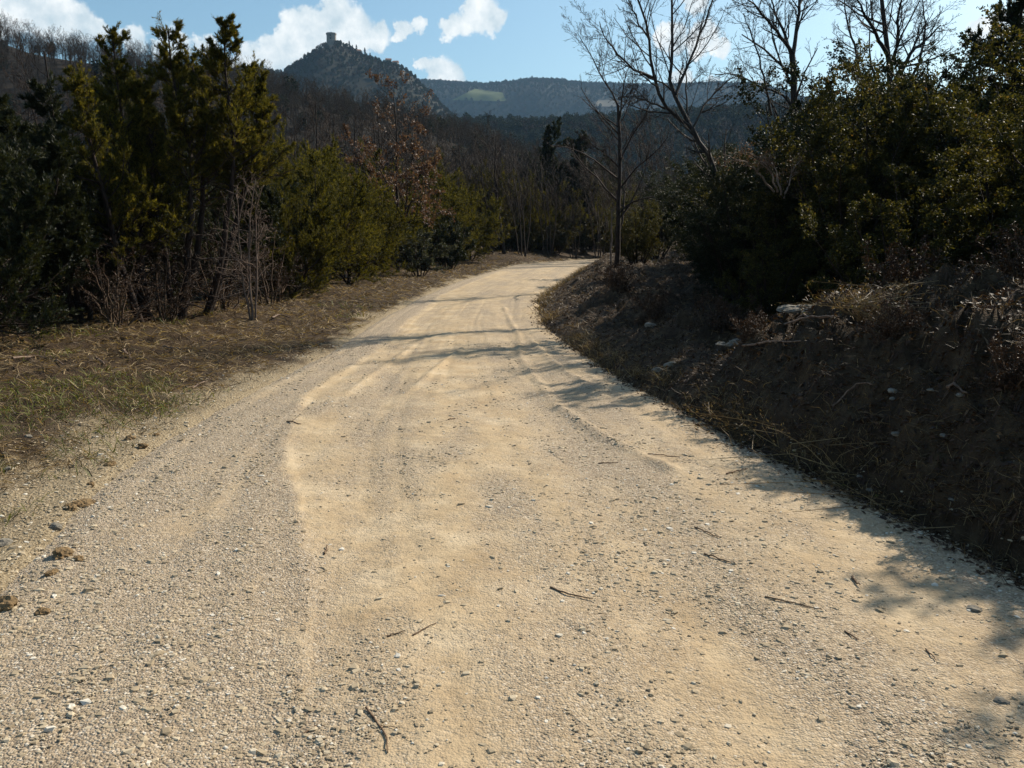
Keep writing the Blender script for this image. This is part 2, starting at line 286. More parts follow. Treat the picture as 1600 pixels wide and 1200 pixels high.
XL_Y = [0, 2.5, 3.5, 4.2, 6.3, 8.3, 11.7, 16, 24, 40, 90]; XL_X = [-.55, -.75, -.92, -1.12, -1.78, -2.12, -1.95, -2.0, -2.0, -.6, 30]
LINES = [  # low ridges left by the grader and by wheels (world polylines): points, height, half width
    ([(-.75,2.6),(-.92,3.5),(-1.12,4.2),(-1.78,6.3),(-2.12,8.3),(-1.95,11.7),(-1.75,15)], .010, .035),
    ([(-1.05,8.6),(-.95,9.8),(-.82,11.2),(-.7,12)], .026, .04),
    ([(-1.7,8.4),(-1.6,10.4),(-1.5,12.6)], .02, .04),
    ([(-.2,19.5),(-.12,17.7),(.1,14),(.12,11),(.42,7.9),(.75,6.5),(1.1,5.6)], .026, .05),
    ([(-.35,17.2),(-.1,17.9),(.35,18.6),(.6,20)], .045, .07),
    ([(.3,13),(.55,10.5),(.95,8.2)], .018, .045),
    ([(0.0,48),(2.2,50),(4,54)], .05, .25)]
def poly_dist(P, E):
    best = np.full(len(P), 1e9)
    for a, b in zip(E[:-1], E[1:]):
        a = np.array(a); d = np.array(b) - a; t = np.clip(((P - a) @ d) / (d @ d), 0, 1); q = P - (a + t[:, None] * d); best = np.minimum(best, np.hypot(q[:, 0], q[:, 1]))
    return best
def road_fields(x, y, t):               # t: -1 left edge .. 1 right edge ; returns height and dust cover
    P = np.stack([x, y], 1)
    xl = np.interp(y, XL_Y, XL_X)
    z = 0.03 * (1 - np.clip(t, -1, 1) ** 2) + fbm(x * .7, y * .35, 31) * .05 + fbm(x * 4, y * 4, 33) * .016 + fbm(x * 18, y * 18, 35, 3) * .010
    dust = 0.40 + fbm(x * 1.5, y * .45, 41) * 1.2 + fbm(x * 5, y * 2.5, 43) * .9 + fbm(x * 16, y * 11, 44, 3) * .5
    dust += 0.55 * (vnoise(t * 9 + fbm(x, y * .5, 57) * 1.2, y * .10, 55) - .5) + 0.35 * (vnoise(t * 26 + fbm(x, y * .5, 58) * 1.5, y * .16, 56) - .5)   # streaks drawn out by wheels
    dust -= 0.36 * smooth(0.05 + .5 * smooth(5, 2.5, y), -0.06 - .6 * smooth(5, 2.5, y), x - xl + fbm(x * 3, y * 3, 45) * (.12 + .8 * smooth(5, 2.5, y)))          # coarse grey strip on the left
    q = x - xl + fbm(x * 3, y * 3, 45) * .10; dust += (0.42 + fbm(x * 4, y * 2, 46) * 1.0) * smooth(0, .05, q) * smooth(.75, .2, q) * smooth(2.8, 4.6, y); z -= .009 * smooth(-.015, .02, q) * smooth(2.8, 4.6, y)
    xc = np.interp(y, [0, 4, 8, 12, 20, 90], [.15, .0, -.45, -.7, -.9, 30])
    dust += 0.45 * np.exp(-((x - xc + .25) / .33) ** 2) * smooth(-.3, .2, fbm(x * 2, y * .8, 47) + .1)
    dust -= 0.6 * np.exp(-((x - .0 + (y - 4.9) * .16) / .16) ** 2 - ((y - 4.9) / .8) ** 2)
    dust -= 0.25 * smooth(.2, 1.0, t) * smooth(7, 3, y)
    z -= 0.006 * smooth(.4, .8, vnoise(t * 26 + fbm(x, y * .5, 58) * 1.5, y * .16, 56))
    z -= 0.022 * np.exp(-((x - xc - .75) / .28) ** 2) + 0.022 * np.exp(-((x - xc + .85) / .28) ** 2)
    for E, h, w in LINES:
        D = poly_dist(P, E); k = np.exp(-(D / w) ** 2) * (0.5 + vnoise(x * 3, y * 3, 51)); z = z + h * k; dust = dust + 0.3 * np.exp(-((D - w) / w) ** 2) * smooth(.3, .6, vnoise(x * 2, y * 2, 53))
    z = z - 0.025 * smooth(.9, 1.0, np.abs(t)) - 0.12 * smooth(.98, 1.12, np.abs(t))
    return z, np.clip(dust, 0, 1)
NE = 400
def edge_curves():
    u = np.r_[np.linspace(0, 3.4, 40)[:-1], 3.4 + (len(EL) - 4.4) * np.linspace(0, 1, 620) ** 1.25]
    k = np.arange(len(EL)); 
    def sm(E):
        Q = np.stack([np.interp(u, k, E[:, c]) for c in (0, 1)], 1)
        for _ in range(12): Q[1:-1] = (Q[:-2] + 2 * Q[1:-1] + Q[2:]) / 4
        return Q
    return sm(EL), sm(ER)
RL, RR = edge_curves()
def build_road():
    nt = 130; t = np.linspace(-1.16, 1.16, nt); a = ((t + 1) / 2)[None, :, None]
    P = RL[:, None] * (1 - a) + RR[:, None] * a; T = np.broadcast_to(t, P.shape[:2]).ravel()
    x = P[..., 0].ravel(); y = P[..., 1].ravel(); z, d = road_fields(x, y, T)
    mb = MB().add(np.stack([x, y, z], 1), grid_faces(len(RL), nt), None, d)
    link('road', mb.mesh('road', M['road'], True), None, kind='structure', label='pale gravel track curving away to the right')
build_road()
def road_t(x, y):
    P = np.stack([x, y], 1); dl = -sdist(P, EL, False); dr = -sdist(P, ER, True); return (dl - dr) / (np.abs(dl + dr) + 1e-6)
def surface_z(x, y):                     # top of road or ground
    t = road_t(x, y); zr, d = road_fields(x, y, t); zg = ground_z(x, y)
    return np.where(np.abs(t) < 1.1, np.maximum(zr, zg), zg), d, t

# ------------------------------------------------------------------ hills
def silhouette(pts, y0, drop):
    W = np.array([at(px, py, y0) for px, py in pts]); return W[:, 0], W[:, 2] - drop
def make_ridge(pts, y0, wf, wb, drop, base, amp, ns, seed):
    sx, sz = silhouette(pts, y0, drop)
    def f(x, y):
        S = np.interp(x, sx, sz); w = np.where(y < y0, wf, wb); g = np.exp(-((y - y0) / w) ** 2)
        return base + (S - base) * g + fbm(x / ns, y / ns, seed, 5) * amp * (1 - np.exp(-((y - y0) / (wf * .4)) ** 2))
    return f
near_f = make_ridge([(-900,-150),(-400,-70),(0,28),(60,50),(130,62),(180,70),(230,78),(300,88),(370,103),(440,118),(500,138),(560,150),(620,162),(680,178),(740,200),(800,225),(900,262),(1000,300),(1100,340),(1300,380)], 220, 80, 120, 6.0, -8, 7, 45, 61)
mid_f = make_ridge([(-300,150),(300,150),(560,162),(640,174),(700,184),(800,187),(900,184),(1000,176),(1100,168),(1250,160),(1600,150),(2200,170)], 600, 170, 200, 7, -14, 16, 120, 71)
castle_f = make_ridge([(-700,150),(0,125),(250,112),(400,106),(440,113),(470,101),(488,88),(503,78),(512,70),(530,66),(545,70),(560,80),(575,87),(600,95),(630,103),(650,118),(662,132),(680,150),(700,170),(730,195),(800,230),(900,280)], 1000, 230, 250, 4.5, -14, 34, 130, 81)
far_f = make_ridge([(-900,190),(-300,140),(200,125),(600,128),(690,131),(720,133),(760,136),(800,133),(830,129),(870,129),(920,133),(980,135),(1050,136),(1100,136),(1150,143),(1200,153),(1260,166),(1400,180),(1800,190),(2500,230)], 2500, 750, 600, 9, -14, 150, 330, 91)
def hill_mesh(name, f, x0, x1, y0, y1, nx, ny, mat, label):
    X, Y = np.meshgrid(np.linspace(x0, x1, nx), np.linspace(y0, y1, ny)); Z = f(X, Y)
    link(name, MB().add(np.stack([X, Y, Z], -1).reshape(-1, 3), grid_faces(ny, nx)).mesh(name, mat, True), None, kind='structure', label=label)
hill_mesh('near_hill', near_f, -330, 110, 60, 420, 110, 80, M['hillsoil'], 'brown wooded hillside falling from upper left to the valley')
hill_mesh('valley_ridge', mid_f, -500, 700, 330, 950, 110, 60, M['farsoil'], 'dark blue wooded ridge in the valley')
hill_mesh('castle_hill', castle_f, -1100, 260, 560, 1500, 170, 90, M['farsoil'], 'steep hazy hill carrying the castle tower')
hill_mesh('far_ridge', far_f, -2200, 2600, 1250, 3400, 180, 90, M['farsoil'], 'long blue ridge on the horizon')
def hit(px, py, f, y0, y1, n=1500):
    d = ray(px, py); ys = np.linspace(y0, y1, n); P = d[None] * (ys / d[1])[:, None] + np.array([0, 0, CAM_H])
    u = P[:, 2] - f(P[:, 0], P[:, 1]); k = np.where(u < 0)[0]
    return P[k[0]] if len(k) else None
def patch(name, corners, f, y0, y1, mat, label, lift):
    n = 14; C = np.array(corners, float); V = []
    for j in range(n):
        for i in range(n):
            a, b = i / (n - 1), j / (n - 1); q = (C[0] * (1 - a) + C[1] * a) * (1 - b) + (C[3] * (1 - a) + C[2] * a) * b
            h = hit(q[0], q[1], f, y0, y1); V.append(h if h is not None else [0, 0, -50])
    V = np.array(V); V[:, 2] = f(V[:, 0], V[:, 1]) + lift
    link(name, MB().add(V, grid_faces(n, n)).mesh(name, mat, True), None, kind='structure', label=label)
MEADOW = [(706,158),(742,140),(785,146),(792,160)]; FIELD = [(928,168),(935,157),(966,158),(968,168)]
patch('meadow', MEADOW, far_f, 1300, 2600, M['meadow'], 'green meadow clearing on the far blue ridge', 2.0)
patch('ploughed_field', FIELD, far_f, 1300, 2600, M['field'], 'pale field clearing on the far blue ridge', 2.0)
def in_quad(px, py, C):
    ok = np.ones(px.shape, bool); C = np.array(C, float)
    s = None
    for a, b in zip(C, np.roll(C, -1, 0)):
        cr = (b[0] - a[0]) * (py - a[1]) - (b[1] - a[1]) * (px - a[0]); ok &= cr > 0
    return ok

# ------------------------------------------------------------------ plant growth
def grow(P, R, n, t0, t1, ang, lf, K, trop, wob, rr, rng, fall=0.5, rmin=0.002, absl=None):
    Mn, K0 = P.shape[:2]; pi = np.repeat(np.arange(Mn), n)
    t = t0 + (t1 - t0) * (np.tile(np.arange(n), Mn) + rng.random(Mn * n)) / n
    f = t * (K0 - 1); i = np.minimum(f.astype(int), K0 - 2); a = (f - i)[:, None]
    s = P[pi, i] * (1 - a) + P[pi, i + 1] * a; d = nrm(P[pi, i + 1] - P[pi, i])
    r = rng.normal(size=d.shape); r = nrm(r - (r * d).sum(1, keepdims=True) * d)
    th = (ang * rng.uniform(.65, 1.35, len(d)))[:, None]; dr = np.cos(th) * d + np.sin(th) * r
    pl = np.linalg.norm(np.diff(P, axis=1), axis=2).sum(1)[pi] if absl is None else absl
    Ln = pl * lf * (1 - fall * t) * rng.uniform(.55, 1.3, len(d)); st = (Ln / (K - 1))[:, None]
    out = np.empty((len(d), K, 3)); out[:, 0] = s
    for k in range(1, K):
        out[:, k] = out[:, k - 1] + dr * st; dr = nrm(dr + rng.normal(size=dr.shape) * wob + np.array([0, 0, trop]))
    r0 = np.maximum((R[pi, i] * (1 - a[:, 0]) + R[pi, i + 1] * a[:, 0]) * rr, rmin)
    return out, r0[:, None] * np.linspace(1, .35, K)[None]
def tubes(mb, P, R, m=4, var=None):
    Mn, K = P.shape[:2]; T = np.empty_like(P); T[:, 1:-1] = P[:, 2:] - P[:, :-2]; T[:, 0] = P[:, 1] - P[:, 0]; T[:, -1] = P[:, -1] - P[:, -2]; T = nrm(T)
    ax = np.where(np.abs(T[..., 2:3]) > .9, np.array([1., 0, 0]), np.array([0, 0, 1.])); A = nrm(np.cross(T, ax)); B = np.cross(T, A)
    an = np.arange(m) * 2 * math.pi / m
    V = P[:, :, None] + R[:, :, None, None] * (np.cos(an)[None, None, :, None] * A[:, :, None] + np.sin(an)[None, None, :, None] * B[:, :, None])
    b = (np.arange(Mn) * K * m)[:, None, None] + (np.arange(K - 1) * m)[None, :, None]; j = np.arange(m)[None, None]; j2 = (j + 1) % m
    Q = np.stack([b + j, b + j2, b + m + j2, b + m + j], -1).reshape(-1, 4)
    a = None if var is None else np.repeat(var, K * m)
    mb.add(V.reshape(-1, 3), Q, None, a)
def ribbons(mb, P, R, var, rng):
    Mn, K = P.shape[:2]; T = nrm(P[:, -1] - P[:, 0]); S = nrm(np.cross(T, rng.normal(size=T.shape)))[:, None]
    V = np.stack([P - S * R[..., None], P + S * R[..., None]], 2)
    b = (np.arange(Mn) * K * 2)[:, None] + (np.arange(K - 1) * 2)[None]; Q = np.stack([b, b + 1, b + 3, b + 2], -1).reshape(-1, 4)
    mb.add(V.reshape(-1, 3), Q, None, np.repeat(var, K * 2))
def leaves(mb, P, n, length, width, rng, align=0.5, up=0.2, t0=0.1, spread=0.0, vs_=(0.25, 0.6), tri=False):
    Mn, K = P.shape[:2]; pi = np.repeat(np.arange(Mn), n); N = Mn * n
    t = t0 + (1 - t0) * rng.random(N); f = t * (K - 1); i = np.minimum(f.astype(int), K - 2); a = (f - i)[:, None]
    s = P[pi, i] * (1 - a) + P[pi, i + 1] * a + rng.normal(size=(N, 3)) * spread; d = nrm(P[pi, i + 1] - P[pi, i])
    D = nrm(d * align + nrm(rng.normal(size=(N, 3))) * (1 - align) + np.array([0, 0, up])); S = nrm(np.cross(D, rng.normal(size=(N, 3))))
    Ln = (length * rng.uniform(.6, 1.3, N))[:, None]; W = (width * rng.uniform(.7, 1.3, N))[:, None]
    Nn = np.cross(D, S)
    V = np.stack([s, s + D * Ln * .5 - S * W * .5 + Nn * W * .15, s + D * Ln, s + D * Ln * .5 + S * W * .5 + Nn * W * .15], 1)
    clump = rng.random(Mn)[pi]; var = np.clip(vs_[0] + (vs_[1] - vs_[0]) * clump + rng.normal(size=N) * .14, 0, 1)
    if tri: mb.add(np.stack([s - S * W * .5, s + S * W * .5, s + D * Ln], 1).reshape(-1, 3), None, np.arange(N * 3).reshape(-1, 3), np.repeat(var, 3)); return
    mb.add(V.reshape(-1, 3), np.arange(N * 4).reshape(-1, 4), None, np.repeat(var, 4))
def line(pts, K=10, rng=None, wob=0.0):
    Q = resample(np.asarray(pts, float), 4 * K)
    for _ in range(6): Q[1:-1] = (Q[:-2] + 2 * Q[1:-1] + Q[2:]) / 4
    Q = resample(Q, K)
    if rng is not None: Q[1:] += rng.normal(size=Q[1:].shape) * wob
    return Q

def juniper(name, label, stems, seed, r0=0.07, crown0=0.3, blen=0.34, nb=46, nl=12, leaf=(0.05, 0.011), mat='juniper', dead=20, group=None, loc=(0, 0, 0), levels=(9, 7), vs_=(.2, .75), cat='tree', fall=.84):
    rng = np.random.default_rng(seed); root = thing(name, label, cat, group, loc)
    P = np.stack([line(s, 12, rng, .015) for s in stems]); R = np.stack([np.linspace(r0, r0 * .14, 12)] * len(stems)) * rng.uniform(.75, 1.1, (len(stems), 1))
    tr = MB(); tubes(tr, P, R, 7); link('trunk', tr.mesh('trunk', M['bark'], True), root)
    B1, r1 = grow(P, R, nb, crown0, .99, .95, blen, 7, .13, .12, .4, rng, fall)
    B2, r2 = grow(B1, r1, levels[0], .18, 1.0, .7, .42, 5, .12, .16, .5, rng, .45, .002)
    B3, r3 = grow(B2, r2, levels[1], .1, 1.0, .6, .5, 4, .10, .2, .6, rng, .3, .0015)
    C1, c1 = grow(P, R, nb, max(crown0, .55), 1.0, .75, 1.0, 5, .14, .15, .5, rng, .55, .003, .55); C2, c2 = grow(C1, c1, 6, .15, 1, .7, .5, 4, .12, .2, .6, rng, .4, .0015)
    B2 = np.concatenate([B2, C1]); r2 = np.concatenate([r2, c1]); B3 = np.concatenate([B3, C2]); r3 = np.concatenate([r3, c2])
    br = MB(); tubes(br, B1, r1, 4); tubes(br, B2, r2, 3)
    if dead:
        D1, d1 = grow(P, R, dead, .06, crown0 + .15, 1.2, .2, 6, .03, .2, .25, rng, .1); D2, d2 = grow(D1, d1, 6, .2, 1, .8, .4, 4, .05, .25, .5, rng); tubes(br, D1, d1, 3); tubes(br, D2, d2, 3)
    bo = link('branches', br.mesh('branches', M['bark'], True), root)
    fo = MB(); leaves(fo, B3, nl, leaf[0], leaf[1], rng, .68, .12, 0, .01, vs_, True); leaves(fo, B2, nl, leaf[0], leaf[1], rng, .68, .12, .3, .01, vs_, True)
    link('foliage', fo.mesh('foliage', M[mat]), bo); return root
def bare(name, label, limbs, radii, seed, mat='greybark', levels=((7, .35, 1.0, .75, .42), (6, .25, 1, .7, .45), (5, .2, 1, .65, .5)), trop=.10, wob=.14, rmin=.0035, leafn=0, leafm=None, leaf=(.07, .04), group=None, loc=(0, 0, 0), cat='tree', fall=.5):
    rng = np.random.default_rng(seed); root = thing(name, label, cat, group, loc)
    P = np.stack([line(s, 12, rng, .012) for s in limbs]); R = np.stack([np.linspace(a, b, 12) for a, b in radii])
    tr = MB(); tubes(tr, P, R, 7); link('trunk', tr.mesh('trunk', M[mat], True), root)
    br = MB(); Q, q = P[:], R[:]; last = None
    for li, (n, t0, t1, ang, lf) in enumerate(levels):
        Q, q = grow(Q, q, n, t0, t1, ang, lf, (6, 5, 4, 3)[li], trop, wob, .5, rng, fall, rmin)
        if li == 3 or (li == 2 and len(Q) > 9000): ribbons(br, Q, q * 1.25, np.zeros(len(Q)), rng)
        else: tubes(br, Q, q, 4 if li == 0 else 3)
    bo = link('branches', br.mesh('branches', M[mat], True), root)
    if leafn:
        fo = MB(); leaves(fo, Q, leafn, leaf[0], leaf[1], rng, .3, -.1, .2, .03, (.2, .8)); link('dry_leaves', fo.mesh('dry_leaves', M[leafm]), bo)
    return root
def bush(name, label, H, W, seed, mat='shrub', stems=9, nb=9, levels=(7, 6), nl=8, leaf=(.035, .018), group=None, loc=(0, 0, 0), lean=(0, 0), vs_=(.2, .75), cat='shrub', up=.1, twig='bark'):
    rng = np.random.default_rng(seed); root = thing(name, label, cat, group, loc); S = []
    for k in range(stems):
        a = k * 2.399 + rng.uniform(-.4, .4); rr = W * .5 * math.sqrt((k + .5) / stems) * rng.uniform(.75, 1.1); h = H * (1 - .45 * (rr / (W * .5)) ** 2) * rng.uniform(.72, 1.02)
        e = np.array([math.cos(a) * rr + lean[0] * h, math.sin(a) * rr + lean[1] * h, h]); b = np.array([math.cos(a), math.sin(a), 0]) * rr * .15
        S.append([b - np.array([0, 0, .15]), b * .5 + e * .45 + rng.normal(size=3) * .08 * W * .3, e])
    P = np.stack([line(s, 10, rng, .015) for s in S]); R = np.stack([np.linspace(.012 + .008 * H, .004, 10)] * stems)
    st = MB(); tubes(st, P, R, 5); link('stems', st.mesh('stems', M[twig], True), root)
    B1, r1 = grow(P, R, nb, .12, 1, .9, .36, 6, .08, .18, .5, rng, .45); B2, r2 = grow(B1, r1, levels[0], .15, 1, .75, .42, 5, .07, .2, .5, rng, .4, .002); B3, r3 = grow(B2, r2, levels[1], .1, 1, .7, .5, 3, .06, .22, .6, rng, .3, .0015)
    br = MB(); tubes(br, B1, r1, 3); tubes(br, B2, r2, 3); bo = link('branches', br.mesh('branches', M[twig], True), root)
    if nl:
        fo = MB(); leaves(fo, B3, nl, leaf[0], leaf[1], rng, .35, up, 0, .015, vs_); leaves(fo, B2, max(2, nl // 2), leaf[0], leaf[1], rng, .35, up, .3, .015, vs_); link('foliage', fo.mesh('foliage', M[mat]), bo)
    return root

# ------------------------------------------------------------------ far woods (each reads as one mass)
def proto_bare(seed, H):
    rng = np.random.default_rng(seed); mb = MB(); ns = rng.integers(1, 4)
    S = [[(0, 0, -.5), (rng.normal() * .2, rng.normal() * .2, H * .4), (rng.normal() * H * .12, rng.normal() * H * .12, H)] for _ in range(ns)]
    P = np.stack([line(s, 8, rng, .05) for s in S]); R = np.stack([np.linspace(.016 * H, .01, 8)] * ns); tubes(mb, P, R, 4, np.full(ns, .6))
    Q, q = grow(P, R, 14 // ns + 3, .25, 1, .8, .42, 5, .1, .15, .5, rng, .45, .02); tubes(mb, Q, q, 3, np.full(len(Q), .55))
    Q, q = grow(Q, q, 7, .2, 1, .7, .5, 4, .1, .18, .5, rng, .4, .016); ribbons(mb, Q, q, rng.uniform(.3, .8, len(Q)), rng)
    Q, q = grow(Q, q, 7, .2, 1, .65, .6, 3, .1, .2, .6, rng, .3, .013); ribbons(mb, Q, q, rng.uniform(.2, 1, len(Q)), rng)
    return mb
def proto_blob(seed, H, W, n, lf):
    rng = np.random.default_rng(seed); d = nrm(rng.normal(size=(n, 3))); rad = rng.uniform(.55, 1.0, n)[:, None] * (1 + .25 * np.sin(d[:, :1] * 5 + seed) * np.cos(d[:, 1:2] * 4))
    c = d * rad * np.array([W / 2, W / 2, H * .42]) + np.array([0, 0, H * .55]); D = nrm(d + rng.normal(size=d.shape) * .8); S = nrm(np.cross(D, rng.normal(size=D.shape))); L = lf * rng.uniform(.6, 1.3, (n, 1))
    V = np.stack([c - D * L * .5, c - S * L * .4, c + D * L * .5, c + S * L * .4], 1); mb = MB(); mb.add(V.reshape(-1, 3), np.arange(n * 4).reshape(-1, 4), None, np.repeat(np.clip(rng.normal(.5, .25, n), 0, 1), 4))
    tubes(mb, np.array([[(0, 0, -1), (0, 0, H * .3), (0, 0, H * .6)]], float), np.array([[.2, .15, .05]]) * H / 8, 4, np.array([.2])); return mb
def proto_obj(mb, mat): return bpy.data.objects.new('proto', mb.mesh('proto', mat))
def scatter(name, label, pts, protos, scales, rng):
    me = bpy.data.meshes.new(name); me.vertices.add(len(pts)); me.vertices.foreach_set('co', np.asarray(pts, np.float32).ravel())
    for nm, ty, val in (('sc', 'FLOAT', scales), ('rz', 'FLOAT', rng.uniform(0, 6.28, len(pts))), ('id', 'INT', rng.integers(0, len(protos), len(pts)))):
        a = me.attributes.new(nm, ty, 'POINT'); a.data.foreach_set('value', np.asarray(val, np.float32 if ty == 'FLOAT' else np.int32))
    o = link(name, me, None, kind='stuff', label=label)
    g = bpy.data.node_groups.new(name, 'GeometryNodeTree'); g.interface.new_socket('Geometry', in_out='INPUT', socket_type='NodeSocketGeometry'); g.interface.new_socket('Geometry', in_out='OUTPUT', socket_type='NodeSocketGeometry')
    N, L = g.nodes, g.links; gi = N.new('NodeGroupInput'); go = N.new('NodeGroupOutput'); iop = N.new('GeometryNodeInstanceOnPoints'); jn = N.new('GeometryNodeJoinGeometry')
    for p in protos:
        oi = N.new('GeometryNodeObjectInfo'); oi.inputs['Object'].default_value = p; ti = N.new('GeometryNodeGeometryToInstance'); L.new(oi.outputs['Geometry'], ti.inputs[0]); L.new(ti.outputs[0], jn.inputs[0])
    def attr(nm, ty):
        n = N.new('GeometryNodeInputNamedAttribute'); n.data_type = ty; n.inputs['Name'].default_value = nm; return n.outputs[0]
    cx = N.new('ShaderNodeCombineXYZ'); L.new(attr('rz', 'FLOAT'), cx.inputs[2]); er = N.new('FunctionNodeEulerToRotation'); L.new(cx.outputs[0], er.inputs[0])
    iop.inputs['Pick Instance'].default_value = True
    L.new(gi.outputs[0], iop.inputs['Points']); L.new(jn.outputs[0], iop.inputs['Instance']); L.new(attr('id', 'INT'), iop.inputs['Instance Index']); L.new(er.outputs[0], iop.inputs['Rotation']); L.new(attr('sc', 'FLOAT'), iop.inputs['Scale']); L.new(iop.outputs[0], go.inputs[0])
    md = o.modifiers.new('scatter', 'NODES'); md.node_group = g; return o
def field_pts(f, x0, x1, y0, y1, sp, rng, keep=None):
    nx, ny = int((x1 - x0) / sp), int((y1 - y0) / sp); X, Y = np.meshgrid(np.linspace(x0, x1, nx), np.linspace(y0, y1, ny)); X = X.ravel() + rng.uniform(-.5, .5, X.size) * sp; Y = Y.ravel() + rng.uniform(-.5, .5, Y.size) * sp
    P = np.stack([X, Y, f(X, Y) - .1], 1); px, py = to_px(P); ok = (px > -260) & (px < 1860) & (P[:, 2] > -12)
    if keep is not None: ok &= keep(P, px, py)
    return P[ok]
bares = [proto_obj(proto_bare(100 + i, 7.5), M['farwood']) for i in range(5)]
greens = [proto_obj(proto_blob(200 + i, 6.0 + i, 4.5, 420, .75), M['farleaf']) for i in range(3)]
browns = [proto_obj(proto_blob(220 + i, 6.5, 5.0, 260, .8), M['farwood']) for i in range(2)]
rg = np.random.default_rng(5)
Pn = field_pts(near_f, -300, 60, 75, 228, 3.1, rg, lambda P, px, py: (P[:, 2] > -3) & (px < 1150) & (py < 420))
scatter('bare_hill_wood', 'leafless brown wood covering the left hillside', Pn, bares, rg.uniform(.45, .9, len(Pn)), rg)
ev = Pn[rg.random(len(Pn)) < .07]; scatter('evergreen_hill_scrub', 'dark evergreen bushes dotted through the hillside wood', ev + np.array([1.5, .5, 0]), greens, rg.uniform(.35, .8, len(ev)), rg)
Pm = field_pts(mid_f, -420, 560, 420, 620, 6.0, rg); scatter('valley_wood', 'dark wood covering the valley ridge', Pm, greens + browns[:1], rg.uniform(.8, 1.3, len(Pm)), rg)
Pc = field_pts(castle_f, -480, 60, 760, 1015, 4.6, rg, lambda P, px, py: (vnoise(P[:, 0] / 30, P[:, 1] / 30, 4) < .86) & (np.hypot(px - 517, py - 66) > 9)); scatter('castle_hill_wood', 'scrub and trees covering the castle hill', Pc, greens + browns, rg.uniform(.3, .85, len(Pc)), rg)
Pf = field_pts(far_f, -420, 1100, 1500, 2520, 11.5, rg, lambda P, px, py: ~in_quad(px, py, MEADOW) & ~in_quad(px, py, FIELD)); scatter('ridge_wood', 'hazy wood covering the far ridge', Pf, greens + browns, rg.uniform(1.0, 1.7, len(Pf)), rg)
hd = field_pts(far_f, -420, 1100, 2480, 2530, 30, rg)

# ------------------------------------------------------------------ castle, houses, cypresses on the hills
def prism(mb, n, r0, r1, z0, z1, cx=0, cy=0, ph=0):
    a = np.arange(n) * 2 * math.pi / n + ph; lo = np.stack([cx + r0 * np.cos(a), cy + r0 * np.sin(a), np.full(n, z0)], 1); hi = np.stack([cx + r1 * np.cos(a), cy + r1 * np.sin(a), np.full(n, z1)], 1)
    j = np.arange(n); k = (j + 1) % n; q = np.stack([j, k, n + k, n + j], 1); V = np.r_[lo, hi, [[cx, cy, z1]]]; t = np.stack([n + j, n + k, np.full(n, 2 * n)], 1); mb.add(V, q, t); return mb
def box(mb, x0, x1, y0, y1, z0, z1):
    V = [(x, y, z) for z in (z0, z1) for (x, y) in ((x0, y0), (x1, y0), (x1, y1), (x0, y1))]; mb.add(V, [(0, 3, 2, 1), (4, 5, 6, 7), (0, 1, 5, 4), (1, 2, 6, 5), (2, 3, 7, 6), (3, 0, 4, 7)]); return mb
def castle():
    p = at(518, 68, 1000); zt = at(518, 52, 1000)[2]; z0 = float(castle_f(np.array([p[0]]), np.array([1000.]))[0])
    t = thing('castle_tower', 'polygonal stone castle tower standing on the summit of the hazy hill', 'tower', None, (p[0], 1000, z0))
    h = zt - z0; link('shaft', prism(MB(), 8, 5.9, 5.3, -8, h - 1.6, ph=.3).mesh('shaft', M['masonry']), t)
    link('parapet', prism(MB(), 8, 5.9, 5.9, h - 1.7, h, ph=.3).mesh('parapet', M['masonry']), t)
    link('curtain_wall', box(MB(), -4, 9, -7, 3, -9, h * .42).mesh('curtain_wall', M['masonry']), t)
    for zz in (.55, .75): link('window', box(MB(), -.5, .5, -5.75, -5.2, h * zz, h * zz + 1.6).mesh('window', M['dark']), t)
castle()
def house(px, py, y, f, w, hh, rz, label):
    p = at(px, py, y); z0 = float(f(p[:1], p[1:2])[0]); t = thing('house', label, 'house', None, (p[0], p[1], z0 - 1), rz)
    link('wall', box(MB(), -w / 2, w / 2, -3, 3, 0, hh).mesh('wall', M['plaster']), t)
    a = w / 2 + .4; V = [(-a, -3.4, hh + .02), (a, -3.4, hh + .02), (a, 3.4, hh + .02), (-a, 3.4, hh + .02), (-a, 0, hh + 2), (a, 0, hh + 2)]
    link('roof', MB().add(V, [(0, 1, 5, 4), (2, 3, 4, 5)], [(0, 4, 3), (1, 2, 5)]).mesh('roof', M['tile']), t)
    for k in (-.25, .25): link('window', box(MB(), k * w - .5, k * w + .5, -3.05, -2.9, hh * .5, hh * .5 + 1.4).mesh('window', M['dark']), t)
for a in [(607, 96, 985, castle_f, 6, 6, .2, 'cream house on the shoulder of the castle hill, left of the pair'), (618, 98, 985, castle_f, 6, 5.5, -.1, 'cream house on the shoulder of the castle hill, right of the pair'),
          (560, 84, 985, castle_f, 4.5, 4.5, .3, 'small pale house just right of the castle tower'), (822, 128, 2480, far_f, 16, 9, 0, 'pale farmhouse on the crest of the far ridge')]: house(*a)
